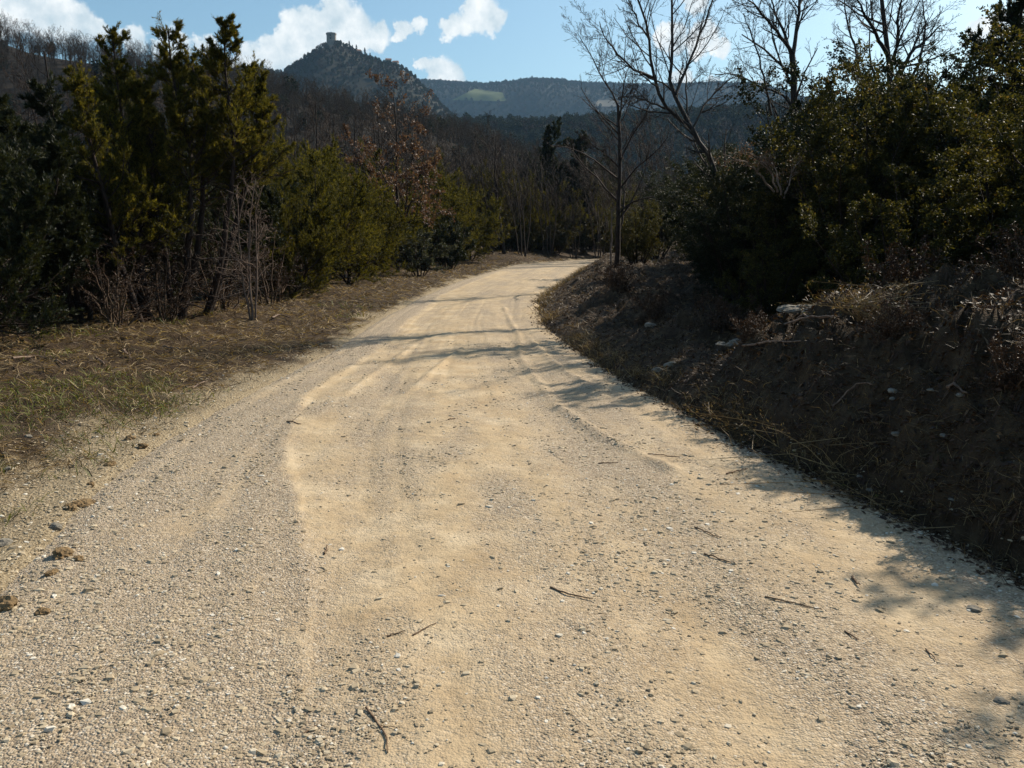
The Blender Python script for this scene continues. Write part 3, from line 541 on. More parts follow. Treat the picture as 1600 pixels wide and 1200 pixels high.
def cypress(px, py, y, f, H, label, group):
    rng = np.random.default_rng(int(px)); p = at(px, py, y); z0 = float(f(p[:1], p[1:2])[0]); t = thing('cypress_tree', label, 'tree', group, (p[0], p[1], z0 - .5))
    n = 260; u = rng.random(n); a = rng.uniform(0, 6.28, n); r = H * .11 * np.sin(np.pi * np.clip(u * .9 + .1, 0, 1)) ** .7 * rng.uniform(.6, 1, n); c = np.stack([r * np.cos(a), r * np.sin(a), H * (.08 + .92 * u)], 1)
    D = nrm(np.stack([np.cos(a) * .3, np.sin(a) * .3, np.ones(n)], 1)); S = nrm(np.cross(D, rng.normal(size=D.shape))); L = H * .11
    V = np.stack([c - D * L * .5, c - S * L * .25, c + D * L * .5, c + S * L * .25], 1); link('crown', MB().add(V.reshape(-1, 3), np.arange(4 * n).reshape(-1, 4), None, np.repeat(rng.random(n) * .6, 4)).mesh('crown', M['farleaf']), t)
    link('trunk', prism(MB(), 5, .3, .2, 0, H * .3).mesh('trunk', M['bark']), t)
for i, px in enumerate((546, 551, 557, 563, 570, 578)): cypress(px, 80, 990, castle_f, (9, 7, 10, 7, 11, 8)[i], ('dark cypress nearest the castle tower, first of the row on its right slope', 'second dark cypress from the castle tower', 'third dark cypress from the castle tower', 'fourth dark cypress from the castle tower', 'tallest dark cypress, fifth from the castle tower', 'last dark cypress of the row right of the castle tower')[i], 'cypresses below the castle tower')
for i, px in enumerate((735, 745, 752, 768, 802)): cypress(px, 133, 2490, far_f, (20, 14, 16, 18, 22)[i], ('leftmost tiny cypress on the skyline of the far ridge', 'second tiny cypress from the left on the far skyline', 'third tiny cypress from the left on the far skyline', 'fourth tiny cypress from the left on the far skyline', 'rightmost tiny cypress on the skyline of the far ridge, near the farmhouse')[i], 'cypresses on the far skyline')

# ------------------------------------------------------------------ left: junipers and pale shrub
def onground(px, py, y):
    p = at(px, py, y); return np.array([p[0], y, gz(p[0], y)])
def stem(pxs, y, dy=0.0):                # traced stem: photo pixels of its course at the distance y, its foot set on the ground
    Q = [at(px, py, y + dy * i / max(1, len(pxs) - 1)) for i, (px, py) in enumerate(pxs)]; Q[0][2] = gz(Q[0][0], Q[0][1]) - .12; return np.array(Q)
juniper('juniper_tree', 'tall juniper with leaning bare trunk and thin twisted tip, nearest the pale bare shrub',
        [stem([(318,495),(340,440),(352,370),(362,290),(366,210),(358,140),(352,88),(351,42)], 15.6), stem([(322,492),(345,430),(375,330),(398,240),(402,170),(398,110)], 15.8, 1.0)], 11, .075, .48, .30, 40, 17)
juniper('juniper_tree', 'tall pointed juniper whose two dark stems rise left of the leaning trunk',
        [stem([(278,498),(290,440),(297,360),(300,290),(292,200),(270,120),(262,48)], 15.2), stem([(282,498),(300,430),(316,330),(318,240),(312,150),(300,95)], 15.4, .8), stem([(272,500),(262,420),(240,300),(232,200),(225,130)], 15.2, -.6)], 12, .075, .44, .28, 34, 15)
juniper('juniper_tree', 'broad juniper with a blunt pointed top, third tall one from the pale shrub',
        [stem([(235,512),(222,430),(205,300),(188,180),(174,54)], 14.6), stem([(225,515),(190,420),(160,300),(132,200),(122,118)], 14.2, -.8), stem([(230,512),(215,430),(220,300),(215,200),(208,125)], 14.8, 1)], 13, .07, .24, .31, 36, 14)
jshade = juniper('evergreen_tree', 'low shade-darkened evergreen at the left edge of the picture, over the shaded grass',
        [[(0,0,-.1),(.1,.1,1),(.3,0,2),(.35,.1,3.2)], [(0,.1,-.1),(-.4,.2,.9),(-.9,.3,1.8),(-1.1,.4,2.6)], [(0,-.1,-.1),(.5,-.3,.8),(1.0,-.5,1.5),(1.3,-.6,2.1)]], 14, .06, .1, .42, 32, 11, (.05, .016), 'dark_shade_leaf', 14, vs_=(.1, .9))  # shaded side of this left mass is painted by the darker leaf colour
jshade.location = (-7.4, 11.6, gz(-7.4, 11.6))
JL = [(-7.9, 12.9, 3.4, 1.0, 'evergreen filling the dark gap left of the broad juniper'), (-11.2, 13.0, 2.4, 1.3, 'evergreen behind the left picture edge'), (-9.2, 18.5, .2, 1.5, 'tall shaded evergreen in the second row'), (-6.2, 22, 1.7, 1.2, 'evergreen far behind the pale bare shrub'), (-7.2, 13.9, 2.1, .95, 'shade-darkened evergreen bush filling the shade left of the broad juniper'), (-9.3, 13.4, .7, 1.15, 'shade-darkened evergreen behind the one at the left picture edge'), (-8.0, 15.8, 4.0, 1.25, 'shaded evergreen standing behind the broad blunt-topped juniper'),
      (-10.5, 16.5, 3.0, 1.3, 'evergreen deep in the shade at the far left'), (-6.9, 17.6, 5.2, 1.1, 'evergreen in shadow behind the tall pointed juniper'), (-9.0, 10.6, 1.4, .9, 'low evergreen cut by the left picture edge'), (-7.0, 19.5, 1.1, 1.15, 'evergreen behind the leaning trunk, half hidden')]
for x, y, rz, sc, lb in JL: dup(jshade, (x, y, gz(x, y)), rz, sc, lb)
pal = [[(392,498),(385,470),(378,430),(374,380),(372,330),(368,300)], [(394,498),(391,450),(390,400),(388,350),(395,310),(400,280)], [(398,499),(401,460),(402,400),(398,350),(402,320),(412,290)], [(397,499),(390,470),(386,420),(392,380),(396,340)], [(400,499),(399,440),(404,390),(402,340),(408,330)]]
bare('bare_shrub', 'pale pinkish leafless shrub with several upright stems beside the road verge', [stem(s, 15.2, (i - 2) * .15) for i, s in enumerate(pal)], [(.022, .006), (.026, .007), (.02, .006), (.014, .005), (.016, .005)], 21, 'palebark', ((9, .3, 1, .8, .32), (7, .2, 1, .8, .4), (5, .2, 1, .7, .5)), .04, .25, .0025, cat='shrub')
for k, (px, py, y, s) in enumerate([(345, 470, 16.6, 1.0), (255, 480, 14.6, .9), (180, 500, 13.2, .8), (420, 440, 19, 1.1)]):
    g = onground(px, py, y); bush('bare_undergrowth', ['tangle of dry twigs at the foot of the leaning juniper', 'dry twig tangle between the dark juniper stems', 'dry twigs in deep shade below the left junipers', 'brown twig tangle right behind the pale bare shrub'][k], 1.6 * s, 1.7 * s, 30 + k, 'litter', 9, 8, (5, 4), 1, (.03, .015), loc=g, twig='twigwood')

# ------------------------------------------------------------------ middle distance, left of the road
def put(px, y): x = at(px, 430, y)[0]; return (x, y, gz(x, y))
jm = juniper('juniper_bush', 'mid green juniper just right of the tall group, above brown brush', [[(0,0,-.1),(.05,0,1.2),(.1,0,2.4),(.1,.1,3.5)], [(0,.1,-.1),(-.6,.1,.9),(-1.1,.2,1.8),(-1.5,.2,2.5)], [(0,0,-.1),(.6,-.2,.9),(1.1,-.2,1.9),(1.3,-.3,2.9)], [(0,0,-.1),(.1,.7,1.0),(-.4,1.1,2.0),(-.5,1.2,3.0)], [(0,0,-.1),(-.2,-.7,.8),(.4,-1.2,1.5),(.7,-1.4,2.0)]], 41, .04, .06, .5, 24, 11, (.06, .016), dead=0, vs_=(.1, .7), fall=.6)
jm.location = put(492, 24)
for px, y, rz, sc, lb in [(452, 21.5, 1.2, .8, 'low green juniper between the pale shrub and the mid green juniper'), (545, 27, 2.2, .85, 'juniper with its thin bare stem at the verge, left of the brown-leaved oak'), (575, 31, 3.3, .9, 'green juniper half hidden by the brown-leaved oak'),
                          (430, 27, 4.4, 1.25, 'tall green juniper in the background behind the pale shrub'), (700, 44, 5.2, 1.15, 'green juniper below and right of the brown-leaved oak'), (735, 50, .4, 1.2, 'olive juniper left of the forked dark trunk'), (590, 38, .9, 1.4, 'olive evergreen just left of the oak, one row back'), (690, 58, 2.1, 1.7, 'olive evergreen between the oak and the forked tree, far back'), (860, 66, .6, 1.5, 'olive evergreen behind the rounded bush of the bend'), (745, 60, 3.9, 1.6, 'olive evergreen left of the forked tree, behind the log'), (520, 33, 2.8, 1.3, 'juniper in the second row, behind the mid green juniper'), (830, 64, 1.9, 1.5, 'olive evergreen behind the bend, right of the forked tree'), (665, 52, 3.6, 1.5, 'olive evergreen deep behind the brown-leaved oak'), (920, 70, 4.9, 1.6, 'olive evergreen behind the end of the visible road'), (780, 66, 2.6, 1.7, 'olive evergreen directly behind the forked dark trunk')]:
    dup(jm, put(px, y), rz, sc, lb)
b0 = np.array(put(622, 35))
bare('oak_tree', 'young oak still carrying dry brown leaves that glint in the sun', [b0 + np.array(q) for q in ([(0,0,-.2),(.1,0,1.8),(0,.1,3.8),(.1,0,5.6),(.0,0,7.0)], [(0,0,1.2),(.5,.2,2.6),(1.0,.1,4.0),(1.3,0,5.3)], [(0,0,1.5),(-.7,.2,2.8),(-1.3,.1,4.1),(-1.5,0,5.2)], [(0,0,.5),(.4,-.5,2.2),(.6,-.9,3.6),(.9,-1.1,4.8)])], [(.09, .015), (.05, .01), (.05, .01), (.05, .01)], 51, 'bark', ((9, .25, 1, .8, .4), (6, .2, 1, .75, .5), (5, .2, 1, .7, .55)), .06, .16, .006, 8, 'oakleaf', (.10, .055))
bush('grey_bush', 'rounded grey-green bush at the verge below the brown-leaved oak', 1.9, 2.6, 52, 'greybush', 10, 8, (6, 5), 7, (.07, .03), loc=put(655, 33.5))
bush('evergreen_bush', 'dark rounded bush right of the grey-green bush', 2.6, 2.8, 53, 'dark_shade_leaf', 10, 8, (6, 5), 7, (.09, .045), loc=put(700, 40))
b1 = np.array(put(788, 55)); b1[2] = gz(b1[0], b1[1])
bare('bare_tree', 'leafless tree forking low into dark reddish stems at the outside of the bend', [b1 + np.array(q) for q in ([(0,0,-.2),(-.2,0,1.5),(-.5,.2,3.4),(-.6,.2,5.4),(-.5,.2,7.4)], [(0,0,.2),(-.9,.1,2),(-1.4,.3,4),(-1.5,.4,6)], [(-.6,0,-.2),(-1.5,0,1.2),(-2.4,.2,2.8),(-2.7,.3,4.6)])], [(.13, .025), (.10, .02), (.08, .02)], 54, 'bark', ((9, .3, 1, .6, .42), (7, .2, 1, .6, .5), (6, .2, 1, .6, .55)), .10, .14, .009)
bb = bush('evergreen_bush', 'rounded olive bush on the outer side of the bend', 2.6, 4.2, 55, 'broom', 12, 8, (6, 5), 7, (.16, .04), loc=put(868, 62), up=.4, vs_=(.1, .7))
for px, y, rz, sc, lb in [(905, 66, 1.0, .9, 'second olive bush along the outer side of the bend'), (932, 70, 2.0, .8, 'brownish bush at the end of the visible road'), (826, 64, 3.0, .55, 'small olive bush between the forked trunk and the rounded bush')]: dup(bb, put(px, y), rz, sc, lb)
for px, y, sc in [(700,50,1.1),(760,57,1.1),(820,60,.8),(960,66,1.3),(990,54,1.0),(860,68,1.5),(780,60,1.2),(650,48,.8),(680,54,.9),(715,58,.9),(745,66,1.0),(775,64,.9),(800,70,1.0),(850,74,1.1),(885,78,1.1),(915,80,1.1),(950,78,1.0),(620,44,.8),(590,40,.8),(480,34,.9),(440,34,.9),(545,38,.9),(975,60,.9)]: dup(bb, put(px, y), px * .7, sc, 'brownish undergrowth bush between the trees behind the verge', 'undergrowth behind the left verge and bend')
iv = juniper('ivy_clad_tree', 'dark ivy-covered tree with two upright tops behind the bend', [[(0,0,-.2),(.1,0,2.5),(.2,.1,5),(.7,0,8.6)], [(0,.2,-.2),(-.4,.2,2.5),(-.9,.2,5),(-1.6,.1,9.0)], [(.3,0,-.2),(1.0,0,2),(1.5,.2,4.4),(1.6,.2,6.4)]], 56, .12, .12, .22, 40, 8, (.17, .10), 'dark_shade_leaf', 0, vs_=(.1, .9), fall=.45)
iv.location = put(888, 68)
for px, y, rz, sc, lb in [(838, 72, 2, .85, 'dark ivy-covered tree left of the two-topped one'), (940, 74, 4, .8, 'dark ivy-covered tree at the end of the road, behind the thin roadside tree'), (800, 78, 1, .75, 'dark evergreen tree behind the forked bare tree')]: dup(iv, put(px, y), rz, sc, lb)
sap = bare('bare_sapling', 'slender leafless sapling with pale twig tips behind the bend', [[(0,0,-.2),(-.1,0,2.2),(-.5,.1,4.6),(-1.3,.1,7.6)], [(.2,.1,-.2),(.1,.2,2),(-.1,.2,4.2),(-.7,.3,6.8)], [(-.2,0,-.2),(-.5,0,2),(-1.0,-.1,4.3),(-2.0,-.2,6.6)], [(.3,0,-.2),(.6,.1,2.2),(.6,.2,4.2),(.2,.3,6.2)]], [(.05, .012)] * 4, 57, 'twigbrown', ((11, .25, 1, .5, .42), (6, .2, 1, .5, .5), (5, .2, 1, .5, .5)), .05, .12, .010, group='saplings behind the bend')
sap.location = put(800, 60); rg = np.random.default_rng(77)
for px, y in [(735, 62), (765, 58), (840, 66), (870, 72), (910, 76), (935, 64), (690, 60), (660, 52), (985, 72), (1010, 64), (720, 54), (750, 66), (785, 70), (815, 56), (855, 60), (895, 62), (925, 72), (960, 58), (980, 50), (1030, 56), (1060, 60), (640, 46), (675, 66)]: dup(sap, put(px, y), rg.uniform(-.5, .5), rg.uniform(.8, 1.15), None, 'saplings behind the bend')
bt = bare('bare_tree', 'leafless brown tree in the background row between the junipers and the valley', [[(0,0,-.2),(.1,0,2),(-.1,.1,4.5),(.1,.1,8)], [(0,0,1.8),(.8,.2,3.6),(1.5,.3,5.2),(1.9,.3,6.8)], [(0,0,2.2),(-.8,.1,3.8),(-1.4,.2,5.4),(-1.7,.2,7)]], [(.12, .02), (.07, .015), (.07, .015)], 58, 'bark', ((10, .25, 1, .7, .4), (7, .2, 1, .7, .5), (6, .2, 1, .65, .55)), .08, .15, .010, group='background row of bare trees')
bt.location = put(560, 48)
for px, y in [(420, 40), (470, 46), (520, 52), (600, 56), (640, 62), (700, 72), (750, 84), (800, 90), (850, 94), (380, 46), (300, 40), (200, 36), (100, 34), (20, 30), (-80, 32), (450, 62), (560, 70), (500, 42), (590, 46), (650, 54), (720, 64), (780, 74), (830, 80), (880, 82), (930, 84), (980, 78), (1040, 70), (410, 52), (350, 38), (620, 74), (680, 84), (1090, 62)]: dup(bt, put(px, y), rg.uniform(0, 6), rg.uniform(.75, 1.15), None, 'background row of bare trees')

# ------------------------------------------------------------------ right: bare trees
def traced(paths, y, dys):
    return [np.array([at(px, py, y + dy * i / (len(p) - 1)) for i, (px, py) in enumerate(p)]) for p, dy in zip(paths, dys)]
T1 = traced([[(1160,420),(1135,320),(1112,250),(1097,225),(1080,200)], [(1080,200),(1042,172),(1030,150),(1022,120),(1017,87),(1014,50),(1000,10),(985,-30),(975,-80)],
             [(1080,200),(1068,175),(1055,147),(1042,132),(1049,100),(1051,60),(1050,20),(1050,-30),(1046,-100)], [(1056,147),(1066,125),(1080,90),(1095,55),(1108,20),(1118,-10),(1130,-60)],
             [(1022,122),(990,108),(965,85),(948,60),(937,35)], [(1016,62),(1000,40),(990,18),(978,-15)], [(1083,200),(1100,165),(1112,148),(1135,128),(1160,112)], [(1080,200),(1074,170),(1070,130),(1072,80),(1078,30)], [(1040,170),(1010,158),(985,150),(965,152)]], 18, [0, -1.0, .3, 1.2, -1.8, -.6, 1.5, .9, -1.2])
T1[0][0][2] = gz(*T1[0][0][:2]) - .2
bare('bare_tree', 'leaning leafless tree forking into several limbs against the sky, right of centre', T1, [(.074, .052), (.042, .012), (.046, .012), (.034, .01), (.028, .007), (.022, .007), (.026, .007), (.022, .006), (.022, .006)], 61, 'greybark', ((14, .12, 1, .7, .40), (7, .15, 1, .65, .48), (6, .2, 1, .6, .5), (2, .3, 1, .6, .55)), .12, .12, .003)
T2 = traced([[(1250,400),(1245,220),(1240,120),(1238,84)], [(1238,84),(1222,60),(1205,38),(1185,15),(1160,-10)], [(1236,82),(1224,48),(1212,20),(1196,-20)], [(1239,84),(1246,40),(1250,0),(1250,-60)], [(1262,200),(1230,150),(1195,140),(1165,122),(1140,113),(1118,116)], [(1205,180),(1196,130),(1186,90),(1172,50),(1160,20)], [(1248,10),(1262,-20),(1275,-50)]], 17, [0, -.8, .5, .6, -.5, -1, .8])
T2[0][0][2] = gz(*T2[0][0][:2]) - .2; T2[4][0][2] -= .5
bare('bare_tree', 'leafless grey tree rising out of the evergreen hedge, second from the leaning one', T2, [(.08, .06), (.04, .01), (.036, .009), (.044, .014), (.03, .008), (.026, .007), (.022, .007)], 62, 'greybark', ((13, .15, 1, .75, .42), (7, .15, 1, .7, .45), (6, .2, 1, .65, .5), (2, .3, 1, .6, .55)), .10, .13, .003)
T3 = traced([[(1395,400),(1392,220),(1390,110),(1384,50),(1376,0),(1370,-50)], [(1392,140),(1408,110),(1425,78),(1448,62),(1470,40)], [(1392,120),(1400,70),(1404,30),(1412,-20)], [(1388,90),(1366,50),(1350,20),(1335,-10)], [(1420,130),(1440,90),(1446,40),(1440,0)], [(1350,150),(1338,80),(1325,40),(1318,0)]], 16, [0, .8, -.6, -.9, 1, -.4])
T3[0][0][2] = gz(*T3[0][0][:2]) - .2
bare('bare_tree', 'leafless tree behind the hedge, left of the ragged evergreen top', T3, [(.09, .03), (.05, .012), (.04, .012), (.04, .012), (.03, .01), (.03, .01)], 63, 'greybark', ((13, .25, 1, .75, .42), (7, .15, 1, .75, .45), (6, .2, 1, .65, .5), (2, .3, 1, .6, .55)), .10, .13, .003)
T5 = [stem([(962,434),(966,380),(967,300),(969,240),(968,190),(966,165)], 26), *traced([[(967,168),(952,140),(937,116),(926,92),(913,70),(902,50)], [(967,190),(972,150),(978,115),(990,85)], [(968,240),(990,205),(1012,180)], [(968,262),(940,235),(915,222)], [(967,200),(984,160),(998,130)]], 26, [.5, -.5, 1, -1, .8])]
bare('bare_tree', 'thin upright roadside tree with pale stake leaning on it, at the inside of the bend', T5, [(.09, .04), (.03, .008), (.028, .008), (.022, .007), (.022, .007), (.022, .007)], 64, 'bark', ((12, .25, 1, .7, .55), (7, .2, 1, .75, .45), (6, .25, 1, .65, .5), (2, .3, 1, .6, .55)), .09, .13, .004)
p0, p1 = at(954, 436, 25.6), at(956, 328, 25.75); p0[2] = gz(p0[0], p0[1]) - .1
sk = MB(); tubes(sk, line([p0, (p0 + p1) / 2, p1], 8, np.random.default_rng(3), .006)[None], np.linspace(.035, .022, 8)[None], 6)
link('wooden_stake', sk.mesh('wooden_stake', M['palebark'], True), None, label='thin pale wooden stake standing against the thin roadside tree', category='stake')

# ------------------------------------------------------------------ right: evergreen hedge
SH = [bush('evergreen_shrub', 'x', 3.2, 3.4, 71, 'shrub', 12, 11, (9, 6), 7, (.045, .024)), bush('evergreen_shrub', 'x', 2.4, 2.6, 72, 'shrub', 11, 9, (8, 6), 7, (.036, .02)), bush('evergreen_shrub', 'x', 4.4, 3.6, 73, 'dark_shade_leaf', 12, 12, (9, 6), 7, (.052, .03))]
spots = [  # proto, x, y, rz, scale, label
    (1, 4.35, 9.3, .3, .85, 'leafy yellow-green shrub hanging over the crest of the near bank'), (1, 5.6, 9.2, 1.9, 1.0, 'evergreen shrub right of the yellow-green one above the bank crest'), (0, 6.9, 9.6, 2.6, 1.0, 'large evergreen shrub at the right picture edge'),
    (0, 4.9, 11.7, 4.1, .98, 'evergreen shrub in the middle of the right hedge'), (0, 6.4, 12.3, .8, 1.16, 'broad evergreen shrub high in the hedge below the bare trees'), (0, 8.4, 12.0, 5.0, 1.2, 'tall evergreen shrub near the top right corner'),
    (1, 4.5, 13.2, 2.2, .95, 'shrub at the left end of the dark hedge, over the shaded bank'), (2, 5.9, 15.4, 1.1, 1.0, 'dark evergreen clump with rounded top right of the leaning bare tree'), (2, 7.6, 15.6, 3.2, 1.03, 'dark evergreen behind the hedge, in front of the bare trees'),
    (2, 9.8, 15.0, .2, 1.1, 'dark evergreen mass at upper right'), (0, 5.0, 16.6, 1.4, .85, 'shrub in shade below the leaning bare tree'), (1, 5.0, 19.2, 3.8, .9, 'low shrub on the shaded bank short of the thin roadside tree'), (0, 6.2, 20.0, 5.6, .95, 'shrub behind the leaning bare tree'),
    (1, 5.6, 23.5, .9, 1.0, 'shrub on the bank beside the thin roadside tree'), (0, 6.6, 27.0, 2.0, 1.0, 'shrub behind the thin roadside tree'), (2, 8.2, 23.0, 4.2, .8, 'dark evergreen between the leaning tree and the valley'), (1, 7.2, 33, 1.2, 1.0, 'far shrub on the inner side of the bend'),
    (0, 8.0, 9.8, 3.9, 1.05, 'big shrub beyond the right picture edge, partly in view'), (1, 4.9, 7.4, 5.2, .45, 'small reddish shrub on top of the near bank'), (0, 10.4, 12.2, 2.9, 1.25, 'evergreen shrub reaching into the upper right corner'), (0, 6.9, 7.3, .6, 1.02, 'shrub on the bank just outside the right picture edge'), (1, 6.1, 6.5, 2.6, 1.0, 'nearer shrub on the bank outside the right picture edge')]
first = {0: True, 1: True, 2: True}
for k, x, y, rz, sc, lb in spots:
    loc = (x, y, gz(x, y) - .05)
    if first[k]: r = SH[k]; r.location = loc; r.rotation_euler = (0, 0, rz); r.scale = (sc,) * 3; r['label'] = lb; first[k] = False
    else: r = dup(SH[k], loc, rz, sc, lb)
    r['group'] = 'shrubs of the evergreen hedge on the right bank'
FILL = [(2, 4.1, 15.2, 1.3, .62, 'dark evergreen at the left end of the hedge, under the leaning bare tree'), (2, 4.7, 18.2, 2.9, .72, 'dark evergreen just left of the leaning bare trunk'), (2, 5.3, 21.5, .4, .8, 'dark evergreen between the leaning tree and the thin roadside tree'), (2, 6.0, 25.2, 4.4, .85, 'dark evergreen right beside the thin roadside tree'), (2, 6.0, 35, 1.0, .9, 'dark evergreen on the inner side of the bend'), (2, 8.4, 30, 2.0, .95, 'dark evergreen beyond the leaning bare tree, lower right of it'), (0, 9.5, 37, 3.1, 1.3, 'large shrub far back on the inner side of the bend'), (2, 11, 44, .3, 1.3, 'dark evergreen farthest back on the inner side of the bend'), (0, 4.4, 29.5, 4.0, .8, 'shrub just behind the thin roadside tree, on its right'), (2, 10.5, 27, 5.0, 1.0, 'dark evergreen under the limbs of the leaning bare tree'),
        (0, 7.0, 18.0, .5, 1.1, 'evergreen shrub under the second bare tree'), (2, 5.3, 13.2, 2.7, .85, 'dark shrub in the heart of the hedge'), (1, 3.55, 11.4, 1.1, .6, 'low shrub at the left foot of the hedge'), (1, 6.2, 10.5, 4.4, 1.15, 'leafy shrub in the front of the hedge, above the near bank'), (1, 5.7, 8.0, 3.3, 1.05, 'shrub leaning over the near bank at the right picture edge'), (2, 9.0, 10.9, 1.9, .85, 'dark evergreen filling the right picture edge')]
for k, x, y, rz, sc, lb in FILL: dup(SH[k], (x, y, gz(x, y) - .05), rz, sc, lb, 'shrubs of the evergreen hedge on the right bank')
x, y = 8.1, 14.0
juniper('juniper_tree', 'ragged dark evergreen top standing above the hedge at upper right', [[(x, y, gz(x, y) - .1), (x, y, 2.5), (x - .05, y, 4.2), (x - .02, y, 5.9)], [(x, y, gz(x, y) - .1), (x + .5, y, 2.2), (x + .8, y, 3.5), (x + .9, y, 4.9)]], 75, .08, .35, .28, 40, 10, (.06, .025), 'dark_shade_leaf', 0)
bare('bare_shrub', 'low spray of pale glinting twigs in front of the dark hedge', traced([[(1210,300),(1180,265),(1150,248),(1130,240)], [(1215,300),(1200,262),(1185,245),(1165,238)], [(1220,305),(1215,270),(1205,255),(1190,250)], [(1225,310),(1235,280),(1240,262),(1250,250)]], 11.2, [-.3, -.2, .1, .2]), [(.014, .004)] * 4, 76, 'palebark', ((9, .3, 1, .8, .35), (6, .2, 1, .8, .45)), .02, .2, .002, 3, 'oakleaf', (.03, .014), cat='shrub')

# ------------------------------------------------------------------ stones, clods, rocks, twigs, roots, weeds
def lump(rng, r, flat=.6, n=2, rough=.22):
    import bmesh
    bm = bmesh.new(); bmesh.ops.create_icosphere(bm, subdivisions=n, radius=1); V = np.array([v.co[:] for v in bm.verts]); F = np.array([[v.index for v in f.verts] for f in bm.faces]); bm.free()
    k = rng.normal(size=(5, 3)); s = sum(np.sin(V @ (q * 1.6) + i) for i, q in enumerate(k)) / 5; V = V * (1 + s[:, None] * rough * 1.6 + rng.normal(size=(len(V), 1)) * rough * .25)
    return V * np.array([r * rng.uniform(.8, 1.3), r * rng.uniform(.8, 1.2), r * flat]), F
def single(name, label, cat, px, py, r, mat, flat=.6, group=None, n=2, right=False, rough=.22):
    rng = np.random.default_rng(int(px * 7 + py)); d = ray(px, py); ys = np.linspace(1.8, 30, 1200); P = d[None] * (ys / d[1])[:, None] + np.array([0, 0, CAM_H]); z = surface_z(P[:, 0], P[:, 1])[0]; k = np.where(P[:, 2] < z)[0]
    if not len(k): return
    p = P[k[0]]; V, F = lump(rng, r, flat, n, rough); o = link(name, MB().add(V, None, F, rng.random()).mesh(name, mat, n < 3 and False), None, label=label, category=cat, group=group); o.location = (p[0], p[1], z[k[0]] + r * flat * .1); o.rotation_euler = (0, 0, rng.uniform(0, 6)); return o
for i, (px, py, r, lb) in enumerate([(204, 687, .07, 'topmost brown clod on the left road edge, by the green tuft'), (222, 698, .045, 'small clod just below the topmost brown clod'), (173, 726, .05, 'reddish brown clod alone on the left road edge'), (128, 790, .075, 'largest dark brown clod at the left road edge'), (112, 797, .05, 'dark clod touching the largest one'), (145, 786, .04, 'small clod right of the largest one'),
        (98, 869, .07, 'yellow-brown clod with a pointed top low on the left road edge'), (82, 899, .04, 'clod below the pointed yellow-brown one'), (122, 876, .035, 'small clod right of the pointed yellow-brown one'), (10, 950, .075, 'dark clod cut by the left picture edge'), (65, 957, .045, 'flat dark clod right of the one at the left picture edge'), (245, 680, .03, 'tiny clod right of the topmost brown clod'), (144, 760, .035, 'clod above the largest dark brown one')]):
    single('dirt_clod', lb, 'dirt clod', px, py, r * .72, M['clod'], .55, 'clods along the left road edge', 3, False, .42)
for i, (px, py, r, lb) in enumerate([(1396, 612, .05, 'pale round stone in the middle of the shaded bank'), (1454, 618, .03, 'small pale stone right of the round one on the bank'), (1394, 632, .03, 'small pale stone below the round one on the bank'), (1500, 1000 - 380, .03, 'pale stone at the right of the shaded bank'), (1404, 680, .04, 'long grey stone low on the shaded bank'), (1474, 682, .035, 'grey stone low on the bank toward the right edge'), (1358, 775, .03, 'white stone at the foot of the bank'), (1342, 757, .025, 'white pebble at the foot of the bank'), (1486, 783, .025, 'small white stone low in the dark of the bank'),
        (1205, 478, .09, 'pale stone in the shade behind the near bank'), (1016, 510, .10, 'whitish stone on the far shaded bank'), (1025, 580, .09, 'rounded stone at the foot of the far bank'), (1050, 570, .11, 'larger stone right of the rounded one at the foot of the far bank'), (1522, 955, .035, 'flat grey stone in the tree shadow on the road'), (1565, 1098, .03, 'flat pale stone on the road at the lower right'),
        (45, 685, .05, 'white stone on the gravelly left verge'), (98, 683, .04, 'second white stone on the left verge'), (5, 850, .06, 'white stone at the left picture edge'), (85, 824, .05, 'whitish stone near the largest clod'), (10, 735, .045, 'pale stone on the verge at the left picture edge')]):
    single('stone', lb, 'stone', px, py, r * .7, M['rock'], .5, 'loose pale stones', 2, False, .4)
def outcrop(px, py, y, size, seed, label):
    rng = np.random.default_rng(seed); p = at(px, py, y); t = thing('rock_outcrop', label, 'rock', None, (p[0], y, gz(p[0], y)), rng.uniform(-.3, .3))
    for k in range(7):
        V, F = lump(rng, size * rng.uniform(.2, .5), .38, 3, .45); V += np.array([rng.normal() * size * 1.0, rng.normal() * size * .5, -.02]); link('rock', MB().add(V, None, F).mesh('rock', M['rock'], False), t)
outcrop(1185, 548, 8.6, .2, 81, 'weathered pale rock cropping out at the left end of the near bank crest'); outcrop(1245, 545, 8.0, .2, 82, 'flat pale rock sunk in the near bank crest'); outcrop(1130, 470, 13, .16, 83, 'grey rock in the shade behind the bank crest')
